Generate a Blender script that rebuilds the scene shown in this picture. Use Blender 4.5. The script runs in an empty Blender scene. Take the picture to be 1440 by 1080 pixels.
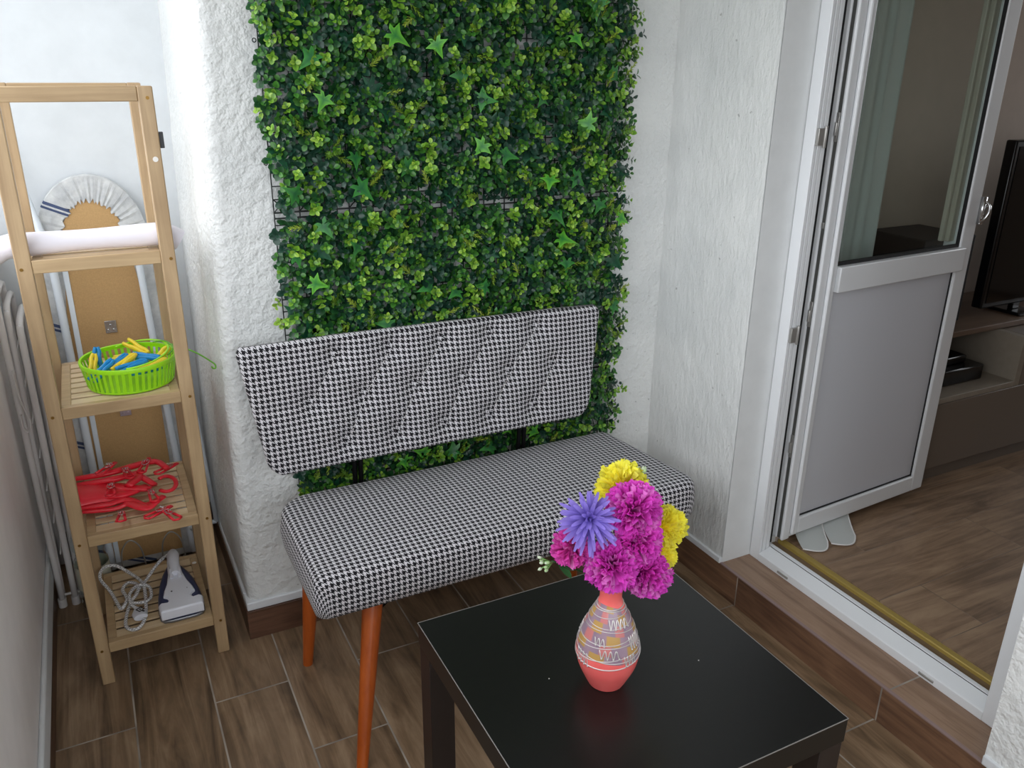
import bpy, bmesh, math, random
from mathutils import Vector, Matrix, noise, Quaternion
PI = math.pi
random.seed(7)
scene = bpy.context.scene
COL = scene.collection

# ---------------------------------------------------------------- helpers
def lin(c):
    c = c / 255.0
    return c / 12.92 if c <= 0.04045 else ((c + 0.055) / 1.055) ** 2.4
def rgb(r, g, b, a=1.0):
    return (lin(r), lin(g), lin(b), a)

class MB:
    """mesh builder: verts, faces, optional uv per vertex and colour per vertex"""
    def __init__(self):
        self.v = []; self.f = []; self.uv = []; self.c = []; self.fm = []
    def add(self, vs, fs, uv=None, col=None, mi=0):
        o = len(self.v)
        self.v += [tuple(p) for p in vs]
        self.f += [tuple(i + o for i in f) for f in fs]
        self.fm += [mi] * len(fs)
        self.uv += list(uv) if uv else [(0.0, 0.0)] * len(vs)
        if col is None: col = (1, 1, 1, 1)
        if isinstance(col, tuple): self.c += [col] * len(vs)
        else: self.c += list(col)
        return o
    def box(self, x0, x1, y0, y1, z0, z1, M=None, mi=0, col=None):
        p = [Vector((x, y, z)) for z in (z0, z1) for y in (y0, y1) for x in (x0, x1)]
        if M is not None: p = [M @ q for q in p]
        self.add(p, [(0, 2, 3, 1), (4, 5, 7, 6), (0, 1, 5, 4), (2, 6, 7, 3), (0, 4, 6, 2), (1, 3, 7, 5)], mi=mi, col=col)
        return self
    def tube(self, pts, r, n=8, closed=False, caps=True, col=None, flat=1.0, mi=0, up=None):
        pts = [Vector(p) for p in pts]
        N = len(pts)
        rr = r if isinstance(r, (list, tuple)) else [r] * N
        T = []
        for i in range(N):
            a = pts[(i - 1) % N] if (closed or i > 0) else pts[i]
            b = pts[(i + 1) % N] if (closed or i < N - 1) else pts[i]
            t = b - a
            T.append(t.normalized() if t.length > 1e-9 else Vector((0, 0, 1)))
        u = Vector(up) if up else (Vector((0, 0, 1)) if abs(T[0].z) < 0.9 else Vector((1, 0, 0)))
        u = (u - T[0] * u.dot(T[0])).normalized()
        vs = []
        for i in range(N):
            u = u - T[i] * u.dot(T[i])
            if u.length < 1e-6: u = T[i].orthogonal()
            u.normalize(); w = T[i].cross(u)
            for k in range(n):
                a = 2 * PI * k / n
                vs.append(pts[i] + u * math.cos(a) * rr[i] * flat + w * math.sin(a) * rr[i])
        fs = []
        for i in range(N if closed else N - 1):
            j = (i + 1) % N
            for k in range(n):
                l = (k + 1) % n
                fs.append((i * n + k, i * n + l, j * n + l, j * n + k))
        if caps and not closed:
            fs.append(tuple(range(n - 1, -1, -1))); fs.append(tuple((N - 1) * n + k for k in range(n)))
        self.add(vs, fs, col=col, mi=mi)
        return self
    def lathe(self, prof, cx, cy, n=32, caps=(True, True), sx=1.0, sy=1.0):
        vs = []; fs = []
        for (r, z) in prof:
            for k in range(n):
                a = 2 * PI * k / n
                vs.append((cx + r * math.cos(a) * sx, cy + r * math.sin(a) * sy, z))
        for i in range(len(prof) - 1):
            for k in range(n):
                l = (k + 1) % n
                fs.append((i * n + k, i * n + l, (i + 1) * n + l, (i + 1) * n + k))
        if caps[0]: fs.append(tuple(range(n - 1, -1, -1)))
        if caps[1]: fs.append(tuple((len(prof) - 1) * n + k for k in range(n)))
        self.add(vs, fs)
        return self
    def grid(self, fn, nu, nv, col=None, uvfn=None):
        vs = []; cs = []; uvs = []
        for j in range(nv + 1):
            for i in range(nu + 1):
                u = i / nu; v = j / nv
                vs.append(fn(u, v))
                if col: cs.append(col(u, v))
                if uvfn: uvs.append(uvfn(u, v))
        fs = []
        for j in range(nv):
            for i in range(nu):
                a = j * (nu + 1) + i
                fs.append((a, a + 1, a + nu + 2, a + nu + 1))
        self.add(vs, fs, uv=uvs or None, col=cs or None)
        return self
    def prism(self, outline, z0, z1, M=None):
        n = len(outline)
        p = [Vector((x, y, z0)) for x, y in outline] + [Vector((x, y, z1)) for x, y in outline]
        if M is not None: p = [M @ q for q in p]
        fs = [tuple(range(n - 1, -1, -1)), tuple(range(n, 2 * n))]
        for k in range(n):
            l = (k + 1) % n
            fs.append((k, l, n + l, n + k))
        self.add(p, fs)
        return self

def mesh_obj(name, mb, mats, parent=None, smooth=False, bevel=0, local=False, subsurf=0, solid=0, bseg=2, angle=40):
    me = bpy.data.meshes.new(name)
    off = Vector((0, 0, 0))
    if parent is not None and not local:
        q = parent
        while q is not None:
            off = off + q.location; q = q.parent
    vs = [(p[0] - off.x, p[1] - off.y, p[2] - off.z) for p in mb.v]
    me.from_pydata(vs, [], mb.f)
    if not isinstance(mats, (list, tuple)): mats = [mats]
    for m in mats: me.materials.append(m)
    if len(mats) > 1: me.polygons.foreach_set('material_index', mb.fm)
    if any(u != (0.0, 0.0) for u in mb.uv):
        ul = me.uv_layers.new(name='UVMap')
        li = [0] * len(me.loops); me.loops.foreach_get('vertex_index', li)
        flat = []
        for i in li: flat += [mb.uv[i][0], mb.uv[i][1]]
        ul.data.foreach_set('uv', flat)
    if any(c != (1, 1, 1, 1) for c in mb.c):
        ca = me.color_attributes.new('col', 'FLOAT_COLOR', 'POINT')
        flat = []
        for c in mb.c: flat += list(c)
        ca.data.foreach_set('color', flat)
    me.validate()
    o = bpy.data.objects.new(name, me)
    COL.objects.link(o)
    if parent is not None: o.parent = parent
    bm = bmesh.new(); bm.from_mesh(me)
    if not mb.__dict__.get('open', False): bmesh.ops.recalc_face_normals(bm, faces=bm.faces)
    bm.to_mesh(me); bm.free()
    if solid:
        m = o.modifiers.new('sol', 'SOLIDIFY'); m.thickness = solid; m.offset = 0
    if bevel:
        m = o.modifiers.new('bev', 'BEVEL'); m.width = bevel; m.segments = bseg; m.limit_method = 'ANGLE'; m.angle_limit = math.radians(35)
    if subsurf:
        m = o.modifiers.new('sub', 'SUBSURF'); m.levels = subsurf; m.render_levels = subsurf
    if smooth or bevel:
        me.polygons.foreach_set('use_smooth', [True] * len(me.polygons))
        if bevel or smooth == 'auto':
            try: me.set_sharp_from_angle(angle=math.radians(angle))
            except Exception: pass
    return o

def tag(o, label, cat, group=None, kind=None):
    o['label'] = label; o['category'] = cat
    if group: o['group'] = group
    if kind: o['kind'] = kind
    return o
def thing(name, loc, label, cat, group=None, rz=0):
    o = bpy.data.objects.new(name, None); COL.objects.link(o)
    o.location = loc; o.rotation_euler = (0, 0, rz); o.empty_display_size = 0.05
    return tag(o, label, cat, group)
def struct(name, mb, mat, **k):
    o = mesh_obj(name, mb, mat, **k)
    if k.get('parent') is None: o['kind'] = 'structure'
    return o
def sub_part(o, label): o['label'] = label; return o
def catmull(P, n=6, closed=False):
    P = [Vector(p) for p in P]; out = []; N = len(P)
    for i in range(N if closed else N - 1):
        p0 = P[(i - 1) % N] if closed or i > 0 else P[i] * 2 - P[i + 1]
        p1 = P[i]; p2 = P[(i + 1) % N]
        p3 = P[(i + 2) % N] if closed or i < N - 2 else P[i + 1] * 2 - P[i]
        for k in range(n):
            t = k / n
            out.append(0.5 * ((2 * p1) + (p2 - p0) * t + (2 * p0 - 5 * p1 + 4 * p2 - p3) * t * t + (3 * p1 - p0 - 3 * p2 + p3) * t ** 3))
    if not closed: out.append(P[-1])
    return out

# ---------------------------------------------------------------- materials
class NT:
    def __init__(self, name):
        self.m = bpy.data.materials.new(name); self.m.use_nodes = True
        self.t = self.m.node_tree; self.t.nodes.clear()
        self.out = self.n('ShaderNodeOutputMaterial')
        self.b = self.n('ShaderNodeBsdfPrincipled')
        self.l(self.b.outputs[0], self.out.inputs[0])
    def n(self, typ, **k):
        x = self.t.nodes.new(typ)
        for a, v in k.items(): setattr(x, a, v)
        return x
    def l(self, a, b): self.t.links.new(a, b)
    def set(self, **k):
        for a, v in k.items(): self.b.inputs[a.replace('_', ' ')].default_value = v
    def mth(self, op, a, b=None):
        x = self.n('ShaderNodeMath', operation=op)
        for i, q in enumerate((a, b)):
            if q is None: continue
            if isinstance(q, (int, float)): x.inputs[i].default_value = q
            else: self.l(q, x.inputs[i])
        return x.outputs[0]
    def noise(self, vec, scale, detail=4, rough=0.5, dist=0.0):
        x = self.n('ShaderNodeTexNoise'); x.inputs['Scale'].default_value = scale
        x.inputs['Detail'].default_value = detail; x.inputs['Roughness'].default_value = rough
        x.inputs['Distortion'].default_value = dist
        if vec is not None: self.l(vec, x.inputs['Vector'])
        return x
    def ramp(self, fac, stops):
        x = self.n('ShaderNodeValToRGB'); e = x.color_ramp.elements
        while len(e) > 1: e.remove(e[0])
        e[0].position = stops[0][0]; e[0].color = stops[0][1]
        for p, c in stops[1:]:
            q = e.new(p); q.color = c
        self.l(fac, x.inputs[0]); return x.outputs[0]
    def mix(self, fac, a, b, blend='MIX'):
        x = self.n('ShaderNodeMix', data_type='RGBA', blend_type=blend)
        for i, q in ((0, fac), (6, a), (7, b)):
            if isinstance(q, (int, float, tuple)): x.inputs[i].default_value = q
            else: self.l(q, x.inputs[i])
        return x.outputs[2]
    def bump(self, h, strength=0.3, dist=0.01, prev=None):
        x = self.n('ShaderNodeBump'); x.inputs['Strength'].default_value = strength
        x.inputs['Distance'].default_value = dist; self.l(h, x.inputs['Height'])
        if prev is not None: self.l(prev, x.inputs['Normal'])
        return x.outputs[0]
    def pos(self): return self.n('ShaderNodeNewGeometry').outputs['Position']
    def obj(self): return self.n('ShaderNodeTexCoord').outputs['Object']
    def mapping(self, vec, loc=(0, 0, 0), rot=(0, 0, 0), scale=(1, 1, 1)):
        x = self.n('ShaderNodeMapping'); self.l(vec, x.inputs[0])
        x.inputs['Location'].default_value = loc; x.inputs['Rotation'].default_value = rot; x.inputs['Scale'].default_value = scale
        return x.outputs[0]

def simple(name, col, rough=0.5, metal=0.0, spec=0.5, nz=0.0, nscale=30, bump=0.0, **k):
    t = NT(name); t.set(Roughness=rough, Metallic=metal)
    t.b.inputs['Specular IOR Level'].default_value = spec
    if nz:
        f = t.noise(t.obj(), nscale, 5, 0.6).outputs[0]
        d = tuple(c * (1 - nz) for c in col[:3]) + (1,)
        t.l(t.ramp(f, [(0.3, d), (0.7, col)]), t.b.inputs['Base Color'])
        if bump: t.l(t.bump(f, bump, 0.002), t.b.inputs['Normal'])
    else: t.b.inputs['Base Color'].default_value = col
    for a, v in k.items(): t.b.inputs[a.replace('_', ' ')].default_value = v
    return t.m

def attr_mat(name, rough=0.45, sss=0.0, trans=0.0, spec=0.5):
    t = NT(name); a = t.n('ShaderNodeAttribute', attribute_name='col')
    t.l(a.outputs['Color'], t.b.inputs['Base Color']); t.set(Roughness=rough)
    t.b.inputs['Specular IOR Level'].default_value = spec
    if trans:
        tr = t.n('ShaderNodeBsdfTranslucent'); t.l(a.outputs['Color'], tr.inputs[0])
        ms = t.n('ShaderNodeMixShader'); ms.inputs[0].default_value = trans
        t.l(t.b.outputs[0], ms.inputs[1]); t.l(tr.outputs[0], ms.inputs[2]); t.l(ms.outputs[0], t.out.inputs[0])
    return t.m

def stucco(name, streak=False):
    t = NT(name); p = t.pos()
    q = t.mapping(p, scale=(1, 1, 0.35)) if streak else p
    n1 = t.noise(q, 80 if streak else 62, 2.5, 0.5, 0.0).outputs[0]
    n2 = t.noise(p, 190, 2, 0.5).outputs[0]
    n3 = t.noise(p, 5, 3, 0.5).outputs[0]
    base = t.ramp(n3, [(0.3, rgb(214, 216, 215)), (0.7, rgb(228, 229, 227))])
    sp = t.noise(p, 60, 2, 0.5).outputs[0]
    base = t.mix(t.ramp(sp, [(0.73, (0, 0, 0, 1)), (0.78, (0.5, 0.5, 0.5, 1))]), base, rgb(120, 118, 112))
    t.l(base, t.b.inputs['Base Color']); t.set(Roughness=0.85)
    b = t.bump(n1, 0.40 if streak else 0.55, 0.010 if streak else 0.013)
    b = t.bump(n2, 0.35, 0.004, b)
    t.l(b, t.b.inputs['Normal']); return t.m

def paint(name, col, rough=0.6, b=0.15):
    t = NT(name); p = t.pos(); n = t.noise(p, 14, 5, 0.6).outputs[0]
    d = tuple(c * 0.93 for c in col[:3]) + (1,)
    t.l(t.ramp(n, [(0.3, d), (0.7, col)]), t.b.inputs['Base Color']); t.set(Roughness=rough)
    t.l(t.bump(t.noise(p, 40, 4, 0.6).outputs[0], b, 0.004), t.b.inputs['Normal']); return t.m

def tile(name, along='y', row0=0.0885, joint=1.745, rh=0.1775, bw=0.5, c=((88, 70, 52), (132, 107, 82), (168, 142, 114)), grout=(178, 168, 156), rough=0.42, mortar=0.0022, plane='xy'):
    t = NT(name); p = t.pos(); s = t.n('ShaderNodeSeparateXYZ'); t.l(p, s.inputs[0])
    L, R = {'xy': (1, 0), 'yx': (0, 1), 'yz': (1, 2), 'xz': (0, 2)}[plane]
    cx = t.n('ShaderNodeCombineXYZ')
    t.l(t.mth('ADD', s.outputs[L], -joint + bw * 0.5), cx.inputs[0])
    t.l(t.mth('ADD', s.outputs[R], -row0), cx.inputs[1])
    br = t.n('ShaderNodeTexBrick'); t.l(cx.outputs[0], br.inputs['Vector'])
    br.inputs['Color1'].default_value = (0, 0, 0, 1); br.inputs['Color2'].default_value = (1, 1, 1, 1)
    br.inputs['Mortar'].default_value = (0.5, 0.5, 0.5, 1)
    br.inputs['Scale'].default_value = 1.0; br.inputs['Brick Width'].default_value = bw; br.inputs['Row Height'].default_value = rh
    br.inputs['Mortar Size'].default_value = mortar; br.inputs['Mortar Smooth'].default_value = 0.2
    sep = t.n('ShaderNodeSeparateColor'); t.l(br.outputs['Color'], sep.inputs[0])
    rnd = sep.outputs[0]
    g = t.n('ShaderNodeCombineXYZ')
    t.l(t.mth('MULTIPLY', s.outputs[L], 1.6), g.inputs[0]); t.l(t.mth('MULTIPLY', s.outputs[R], 22), g.inputs[1])
    t.l(t.mth('MULTIPLY', rnd, 37.0), g.inputs[2])
    n1 = t.noise(g.outputs[0], 1.0, 8, 0.62, 1.6).outputs[0]
    g2 = t.n('ShaderNodeCombineXYZ')
    t.l(t.mth('MULTIPLY', s.outputs[L], 3.0), g2.inputs[0]); t.l(t.mth('MULTIPLY', s.outputs[R], 9), g2.inputs[1]); t.l(t.mth('MULTIPLY', rnd, 91.0), g2.inputs[2])
    n2 = t.noise(g2.outputs[0], 1.3, 4, 0.6, 0.8).outputs[0]
    f = t.mth('ADD', t.mth('MULTIPLY', n1, 0.6), t.mth('MULTIPLY', n2, 0.4))
    f = t.mth('ADD', f, t.mth('MULTIPLY', t.mth('SUBTRACT', rnd, 0.5), 0.05))
    colr = t.ramp(f, [(0.36, rgb(*c[0])), (0.5, rgb(*c[1])), (0.66, rgb(*c[2]))])
    gm = t.noise(p, 9, 2, 0.5).outputs[0]
    gcol = t.ramp(gm, [(0.4, tuple(x * 0.55 for x in rgb(*grout)[:3]) + (1,)), (0.6, rgb(*grout))])
    t.l(t.mix(br.outputs['Fac'], colr, gcol), t.b.inputs['Base Color'])
    t.set(Roughness=rough)
    b = t.bump(t.mth('SUBTRACT', 1.0, br.outputs['Fac']), 0.4, 0.0015)
    b = t.bump(n1, 0.12, 0.002, b); t.l(b, t.b.inputs['Normal'])
    return t.m

def houndstooth(name, period=0.0122):
    t = NT(name); uv = t.n('ShaderNodeTexCoord').outputs['UV']
    s = t.n('ShaderNodeSeparateXYZ'); t.l(uv, s.inputs[0])
    k = 8.0 / period
    X = t.mth('FLOOR', t.mth('MULTIPLY', s.outputs[0], k)); Y = t.mth('FLOOR', t.mth('MULTIPLY', s.outputs[1], k))
    def pm(a, m): return t.mth('FLOORED_MODULO', a, float(m))
    U = t.mth('MULTIPLY', s.outputs[0], 1.0 / period); V = t.mth('MULTIPLY', s.outputs[1], 1.0 / period)
    warp = t.mth('LESS_THAN', t.mth('FLOORED_MODULO', t.mth('ADD', U, 0.035), 1.0), 0.57); weft = t.mth('LESS_THAN', t.mth('FLOORED_MODULO', t.mth('ADD', V, 0.035), 1.0), 0.57)
    sel = t.mth('LESS_THAN', pm(t.mth('ADD', X, Y), 4), 2.0)
    v = t.mth('ADD', t.mth('MULTIPLY', warp, sel), t.mth('MULTIPLY', weft, t.mth('SUBTRACT', 1.0, sel)))
    n = t.noise(uv, 900, 2, 0.5).outputs[0]
    t.l(t.mix(v, rgb(208, 206, 210), rgb(18, 15, 22)), t.b.inputs['Base Color'])
    t.set(Roughness=0.8); t.b.inputs['Specular IOR Level'].default_value = 0.25
    t.b.inputs['Sheen Weight'].default_value = 0.1
    t.l(t.bump(n, 0.15, 0.0005), t.b.inputs['Normal'])
    return t.m

def wood(name, c0, c1, rough=0.45, axis='z', fine=60.0, longi=3.0, contrast=(0.35, 0.68)):
    t = NT(name); o = t.obj()
    sc = {'z': (fine, fine, longi), 'x': (longi, fine, fine), 'y': (fine, longi, fine)}[axis]
    n1 = t.noise(t.mapping(o, scale=sc), 1.0, 5, 0.6, 0.6).outputs[0]
    n2 = t.noise(o, 7, 3, 0.5).outputs[0]
    f = t.mth('ADD', t.mth('MULTIPLY', n1, 0.65), t.mth('MULTIPLY', n2, 0.35))
    t.l(t.ramp(f, [(contrast[0], c0), (contrast[1], c1)]), t.b.inputs['Base Color']); t.set(Roughness=rough)
    t.l(t.bump(n1, 0.08, 0.001), t.b.inputs['Normal']); return t.m

def glassy(name, tint=(0.9, 0.95, 0.93, 1), rough=0.0, ior=1.45, refl=1.0):
    t = NT(name); t.t.nodes.remove(t.b)
    tr = t.n('ShaderNodeBsdfTransparent'); tr.inputs[0].default_value = tint
    gl = t.n('ShaderNodeBsdfGlossy'); gl.inputs['Roughness'].default_value = rough
    fr = t.n('ShaderNodeFresnel'); fr.inputs[0].default_value = ior
    bf = t.n('ShaderNodeNewGeometry').outputs['Backfacing']
    ms = t.n('ShaderNodeMixShader'); t.l(t.mth('MULTIPLY', t.mth('MULTIPLY', fr.outputs[0], refl), t.mth('SUBTRACT', 1.0, bf)), ms.inputs[0]); t.l(tr.outputs[0], ms.inputs[1]); t.l(gl.outputs[0], ms.inputs[2])
    t.l(ms.outputs[0], t.out.inputs[0]); return t.m

M = {}
M['stucco'] = stucco('stucco_white')
M['stucco_streak'] = stucco('stucco_streaked', True)
M['paint'] = paint('white_wall_paint', rgb(226, 228, 228))
M['band'] = paint('white_band_paint', rgb(224, 227, 230), 0.5, 0.1)
M['smooth'] = paint('smooth_white_wall', rgb(218, 222, 225), 0.5, 0.05)
M['parapet'] = paint('parapet_paint', rgb(238, 233, 231), 0.5, 0.05)
M['floor'] = tile('wood_look_floor_tile')
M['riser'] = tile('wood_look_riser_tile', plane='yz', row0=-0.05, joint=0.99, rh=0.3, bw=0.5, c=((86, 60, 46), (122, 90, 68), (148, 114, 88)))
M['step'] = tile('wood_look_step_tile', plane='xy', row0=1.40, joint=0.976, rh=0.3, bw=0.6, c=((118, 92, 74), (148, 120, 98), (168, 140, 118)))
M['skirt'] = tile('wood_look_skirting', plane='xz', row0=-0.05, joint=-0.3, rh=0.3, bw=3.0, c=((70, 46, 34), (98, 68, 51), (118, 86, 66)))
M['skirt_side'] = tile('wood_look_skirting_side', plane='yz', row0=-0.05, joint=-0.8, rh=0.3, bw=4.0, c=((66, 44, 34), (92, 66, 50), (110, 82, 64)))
M['infloor'] = tile('inner_wood_floor', plane='yx', row0=1.405, joint=1.9, rh=0.19, bw=0.9, c=((108, 86, 66), (142, 116, 92), (166, 140, 112)), grout=(140, 122, 104), mortar=0.0012)
M['tooth'] = houndstooth('houndstooth_fabric', 0.0131)
M['bamboo'] = wood('bamboo_wood', rgb(160, 132, 98), rgb(194, 166, 128), 0.4, 'z', 50, 3)
M['bamboo_x'] = wood('bamboo_wood_rail', rgb(164, 136, 100), rgb(198, 170, 130), 0.4, 'x', 50, 3)
M['slat'] = wood('bamboo_slats', rgb(196, 168, 130), rgb(222, 200, 164), 0.42, 'x', 50, 3)
M['screw'] = simple('brass_screw', rgb(150, 115, 60), 0.35, 0.9)
M['leg'] = wood('orange_stained_leg', rgb(160, 72, 20), rgb(188, 92, 32), 0.3, 'z', 40, 4)
M['black_metal'] = simple('black_metal', rgb(22, 22, 24), 0.4, 0.6)
M['table'] = simple('black_table_veneer', rgb(20, 20, 19), 0.33, 0, 0.45, 0.25, 60)
M['table_leg'] = simple('black_brown_leg', rgb(36, 28, 26), 0.42, 0, 0.5, 0.2, 60)
M['edge'] = simple('worn_table_edge', rgb(120, 116, 112), 0.4)
M['pvc'] = simple('white_pvc', rgb(228, 230, 232), 0.28, 0, 0.5)
M['pvc_panel'] = simple('matt_pvc_panel', rgb(206, 208, 214), 0.35, 0, 0.4)
M['rubber'] = simple('black_rubber', rgb(14, 14, 15), 0.6)
M['steel'] = simple('dull_steel', rgb(172, 170, 166), 0.35, 0.6)
M['chrome'] = simple('bright_steel', rgb(205, 205, 205), 0.2, 1.0)
M['gold'] = simple('brass_bar', rgb(170, 146, 76), 0.5, 0.3)
M['glass'] = glassy('door_glass', (0.90, 0.94, 0.92, 1), 0.0, 1.5, 1.3)
M['clear'] = glassy('clear_plastic', (0.86, 0.9, 0.9, 1), 0.08, 1.45, 1.6)
M['water'] = glassy('water', (0.8, 0.86, 0.86, 1), 0.0, 1.33)
M['bag'] = None
M['leafm'] = attr_mat('plastic_leaf', 0.36, trans=0.06)
M['petal'] = attr_mat('silk_petal', 0.75, trans=0.4, spec=0.2)
M['stem'] = simple('green_stem', rgb(40, 84, 38), 0.5, 0, 0.5, 0.2)
M['grid'] = simple('black_grid_plastic', rgb(18, 24, 22), 0.5)
M['lime'] = simple('lime_plastic', rgb(156, 224, 26), 0.35, 0, 0.5, Subsurface_Weight=0.0)
M['darklime'] = simple('green_cord', rgb(96, 160, 40), 0.4)
M['blue'] = simple('blue_plastic', rgb(28, 136, 200), 0.35)
M['yellow'] = simple('yellow_plastic', rgb(236, 208, 50), 0.38)
M['red'] = simple('red_plastic', rgb(224, 34, 52), 0.3, 0, 0.5)
M['roll'] = simple('white_roll_cloth', rgb(236, 232, 240), 0.7, 0, 0.3, 0.04, 12)
M['hardboard'] = simple('brown_hardboard', rgb(196, 158, 108), 0.75, 0, 0.3, 0.16, 260, 0.1)
M['cloth'] = None
M['tube_white'] = simple('white_enamel_tube', rgb(222, 230, 238), 0.35)
M['rack_white'] = simple('white_rack_wire', rgb(214, 210, 208), 0.45)
M['iron_white'] = simple('iron_white_plastic', rgb(226, 228, 236), 0.3)
M['iron_navy'] = simple('iron_navy_plastic', rgb(44, 52, 88), 0.35)
M['iron_sole'] = simple('iron_soleplate', rgb(140, 142, 148), 0.3, 0.8)
M['dark_unit'] = simple('taupe_cabinet_front', rgb(112, 100, 88), 0.35)
M['light_unit'] = simple('light_wood_carcass', rgb(150, 140, 126), 0.5, 0, 0.4, 0.12, 40)
M['brown_top'] = wood('brown_cabinet_top', rgb(100, 80, 66), rgb(126, 104, 86), 0.4, 'x', 30, 3)
M['gloss_black'] = simple('gloss_black', rgb(14, 14, 16), 0.2)
M['room_wall'] = paint('inner_room_wall', rgb(204, 188, 174), 0.8, 0.1)
M['sheer'] = None
M['white_sticker'] = simple('white_sticker', rgb(236, 232, 226), 0.5)
M['dark_ink'] = simple('dark_ink', rgb(40, 38, 42), 0.5)

def translucent_cloth(name, col, mixt, tcol=(0.9, 0.92, 0.92, 1)):
    t = NT(name); t.b.inputs['Base Color'].default_value = col; t.set(Roughness=0.8)
    tr = t.n('ShaderNodeBsdfTransparent'); tr.inputs[0].default_value = tcol
    ms = t.n('ShaderNodeMixShader'); ms.inputs[0].default_value = mixt
    t.l(t.b.outputs[0], ms.inputs[1]); t.l(tr.outputs[0], ms.inputs[2]); t.l(ms.outputs[0], t.out.inputs[0]); return t.m
M['sheer'] = translucent_cloth('sheer_curtain', rgb(226, 232, 230), 0.35)
M['hem'] = simple('curtain_hem', rgb(232, 230, 228), 0.7)
M['bag'] = translucent_cloth('thin_plastic_bag', rgb(214, 212, 212), 0.62)
def cover_cloth():
    t = NT('ironing_cover_cloth'); o = t.obj(); s = t.n('ShaderNodeSeparateXYZ'); t.l(o, s.inputs[0])
    f = t.mth('FLOORED_MODULO', t.mth('ADD', s.outputs[2], t.mth('MULTIPLY', s.outputs[0], 0.45)), 0.345)
    a = t.mth('LESS_THAN', f, 0.007); b = t.mth('MULTIPLY', t.mth('GREATER_THAN', f, 0.012), t.mth('LESS_THAN', f, 0.021))
    left = t.mth('LESS_THAN', s.outputs[0], 0.02); a = t.mth('MULTIPLY', a, left); b = t.mth('MULTIPLY', b, left)
    n = t.noise(o, 26, 4, 0.6).outputs[0]
    base = t.ramp(n, [(0.35, rgb(176, 178, 180)), (0.65, rgb(206, 207, 206))])
    t.l(t.mix(t.mth('MAXIMUM', a, b), base, rgb(66, 78, 110)), t.b.inputs['Base Color']); t.set(Roughness=0.85)
    t.l(t.bump(t.noise(o, 45, 3, 0.5).outputs[0], 0.4, 0.006), t.b.inputs['Normal'])
    return t.m
M['cloth'] = cover_cloth()
def rope():
    t = NT('braided_cord'); o = t.obj()
    w = t.n('ShaderNodeTexChecker'); w.inputs['Scale'].default_value = 210; t.l(o, w.inputs[0])
    w.inputs[1].default_value = rgb(232, 232, 232); w.inputs[2].default_value = rgb(168, 166, 166)
    t.l(w.outputs[0], t.b.inputs['Base Color']); t.set(Roughness=0.8); return t.m
M['rope'] = rope()

# ---------------------------------------------------------------- camera
f_px, pitch, roll, yaw = 1161.0, 0.36674, 0.00999, -0.47173
CAMZ = 1.452
cy_, sy_ = math.cos(yaw), math.sin(yaw); cp, sp = math.cos(pitch), math.sin(pitch); cr, sr = math.cos(roll), math.sin(roll)
fwd = Vector((-sy_ * cp, cy_ * cp, -sp)); rgt = Vector((cy_, sy_, 0)); upv = rgt.cross(fwd)
r2 = rgt * cr + upv * sr; u2 = upv * cr - rgt * sr
cam_d = bpy.data.cameras.new('camera'); cam = bpy.data.objects.new('camera', cam_d); COL.objects.link(cam)
cam_d.sensor_fit = 'HORIZONTAL'; cam_d.sensor_width = 36.0; cam_d.lens = f_px / 1440.0 * 36.0; cam_d.clip_start = 0.02
mw = Matrix((r2, u2, -fwd)).transposed().to_4x4(); mw.translation = Vector((0, 0, CAMZ)); cam.matrix_world = mw
scene.camera = cam

# ---------------------------------------------------------------- setting
XL, XR, YB, YA = -0.262, 1.494, 1.96, 2.62       # left wall, right wall, back wall (front of the pier), alcove wall
ZC = 2.55; Y0 = -1.6
XD = 1.60                                         # outer face of the door frame
FI = 0.118                                        # inner room floor height
mb = MB(); mb.box(XL - 0.12, XR + 0.1, Y0, YA + 0.1, -0.1, 0); struct('floor', mb, M['floor'])
mb = MB(); mb.box(XL - 0.3, 5.2, Y0 - 0.1, YA + 0.2, ZC, ZC + 0.1); struct('ceiling', mb, M['paint'])

# back wall pier: stucco front and left side with a soft, uneven rounded edge
def edge_x(z):                                    # the plaster edge leans a little
    return 0.217 + 0.034 * min(1.0, max(0.0, (z - 0.35) / 1.2)) ** 1.1
def pier_point(s, z):
    ex = edge_x(z); r = 0.032
    # path: side face from the alcove corner forward, round edge, then front face to the right
    Ls = YA - YB - r; La = r * PI / 2; Lf = XR - ex - r
    if s < Ls: x, y, nx, ny = ex, YA - s, -1, 0
    elif s < Ls + La:
        a = (s - Ls) / r; x = ex + r - r * math.cos(a); y = YB + r - r * math.sin(a); nx, ny = -math.cos(a), -math.sin(a)
    else: x, y, nx, ny = ex + r + (s - Ls - La), YB, 0, -1
    P = Vector((x * 1.0, y * 1.0, z))
    d = noise.fractal(P * 38, 1.0, 2.0, 2) * 0.0015 + noise.noise(P * 3.1) * 0.004
    if s > Ls + La: d *= 1.0 if x < XR - 0.12 else 0.3
    x += nx * d; y += ny * d
    return (min(x, XR + 0.02), y, z)
mb = MB(); ss = []
s = 0.0; Ls = YA - YB - 0.032
while s < Ls: ss.append(s); s += 0.02
for k in range(9): ss.append(Ls + 0.032 * PI / 2 * k / 8)
s = Ls + 0.032 * PI / 2 + 0.008
while s < 0.63 + 0.5: ss.append(s); s += 0.009
while s < Ls + 0.05 + 1.33: ss.append(s); s += 0.02
zs = [0.085 + (ZC - 0.085) * k / 260 for k in range(261)]
vs = [pier_point(a, z) for z in zs for a in ss]; n = len(ss)
fs = [(j * n + i, j * n + i + 1, (j + 1) * n + i + 1, (j + 1) * n + i) for j in range(260) for i in range(n - 1)]
mb.add(vs, fs); mb.open = True
o = struct('wall_back', mb, M['stucco'], smooth=True)
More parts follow.
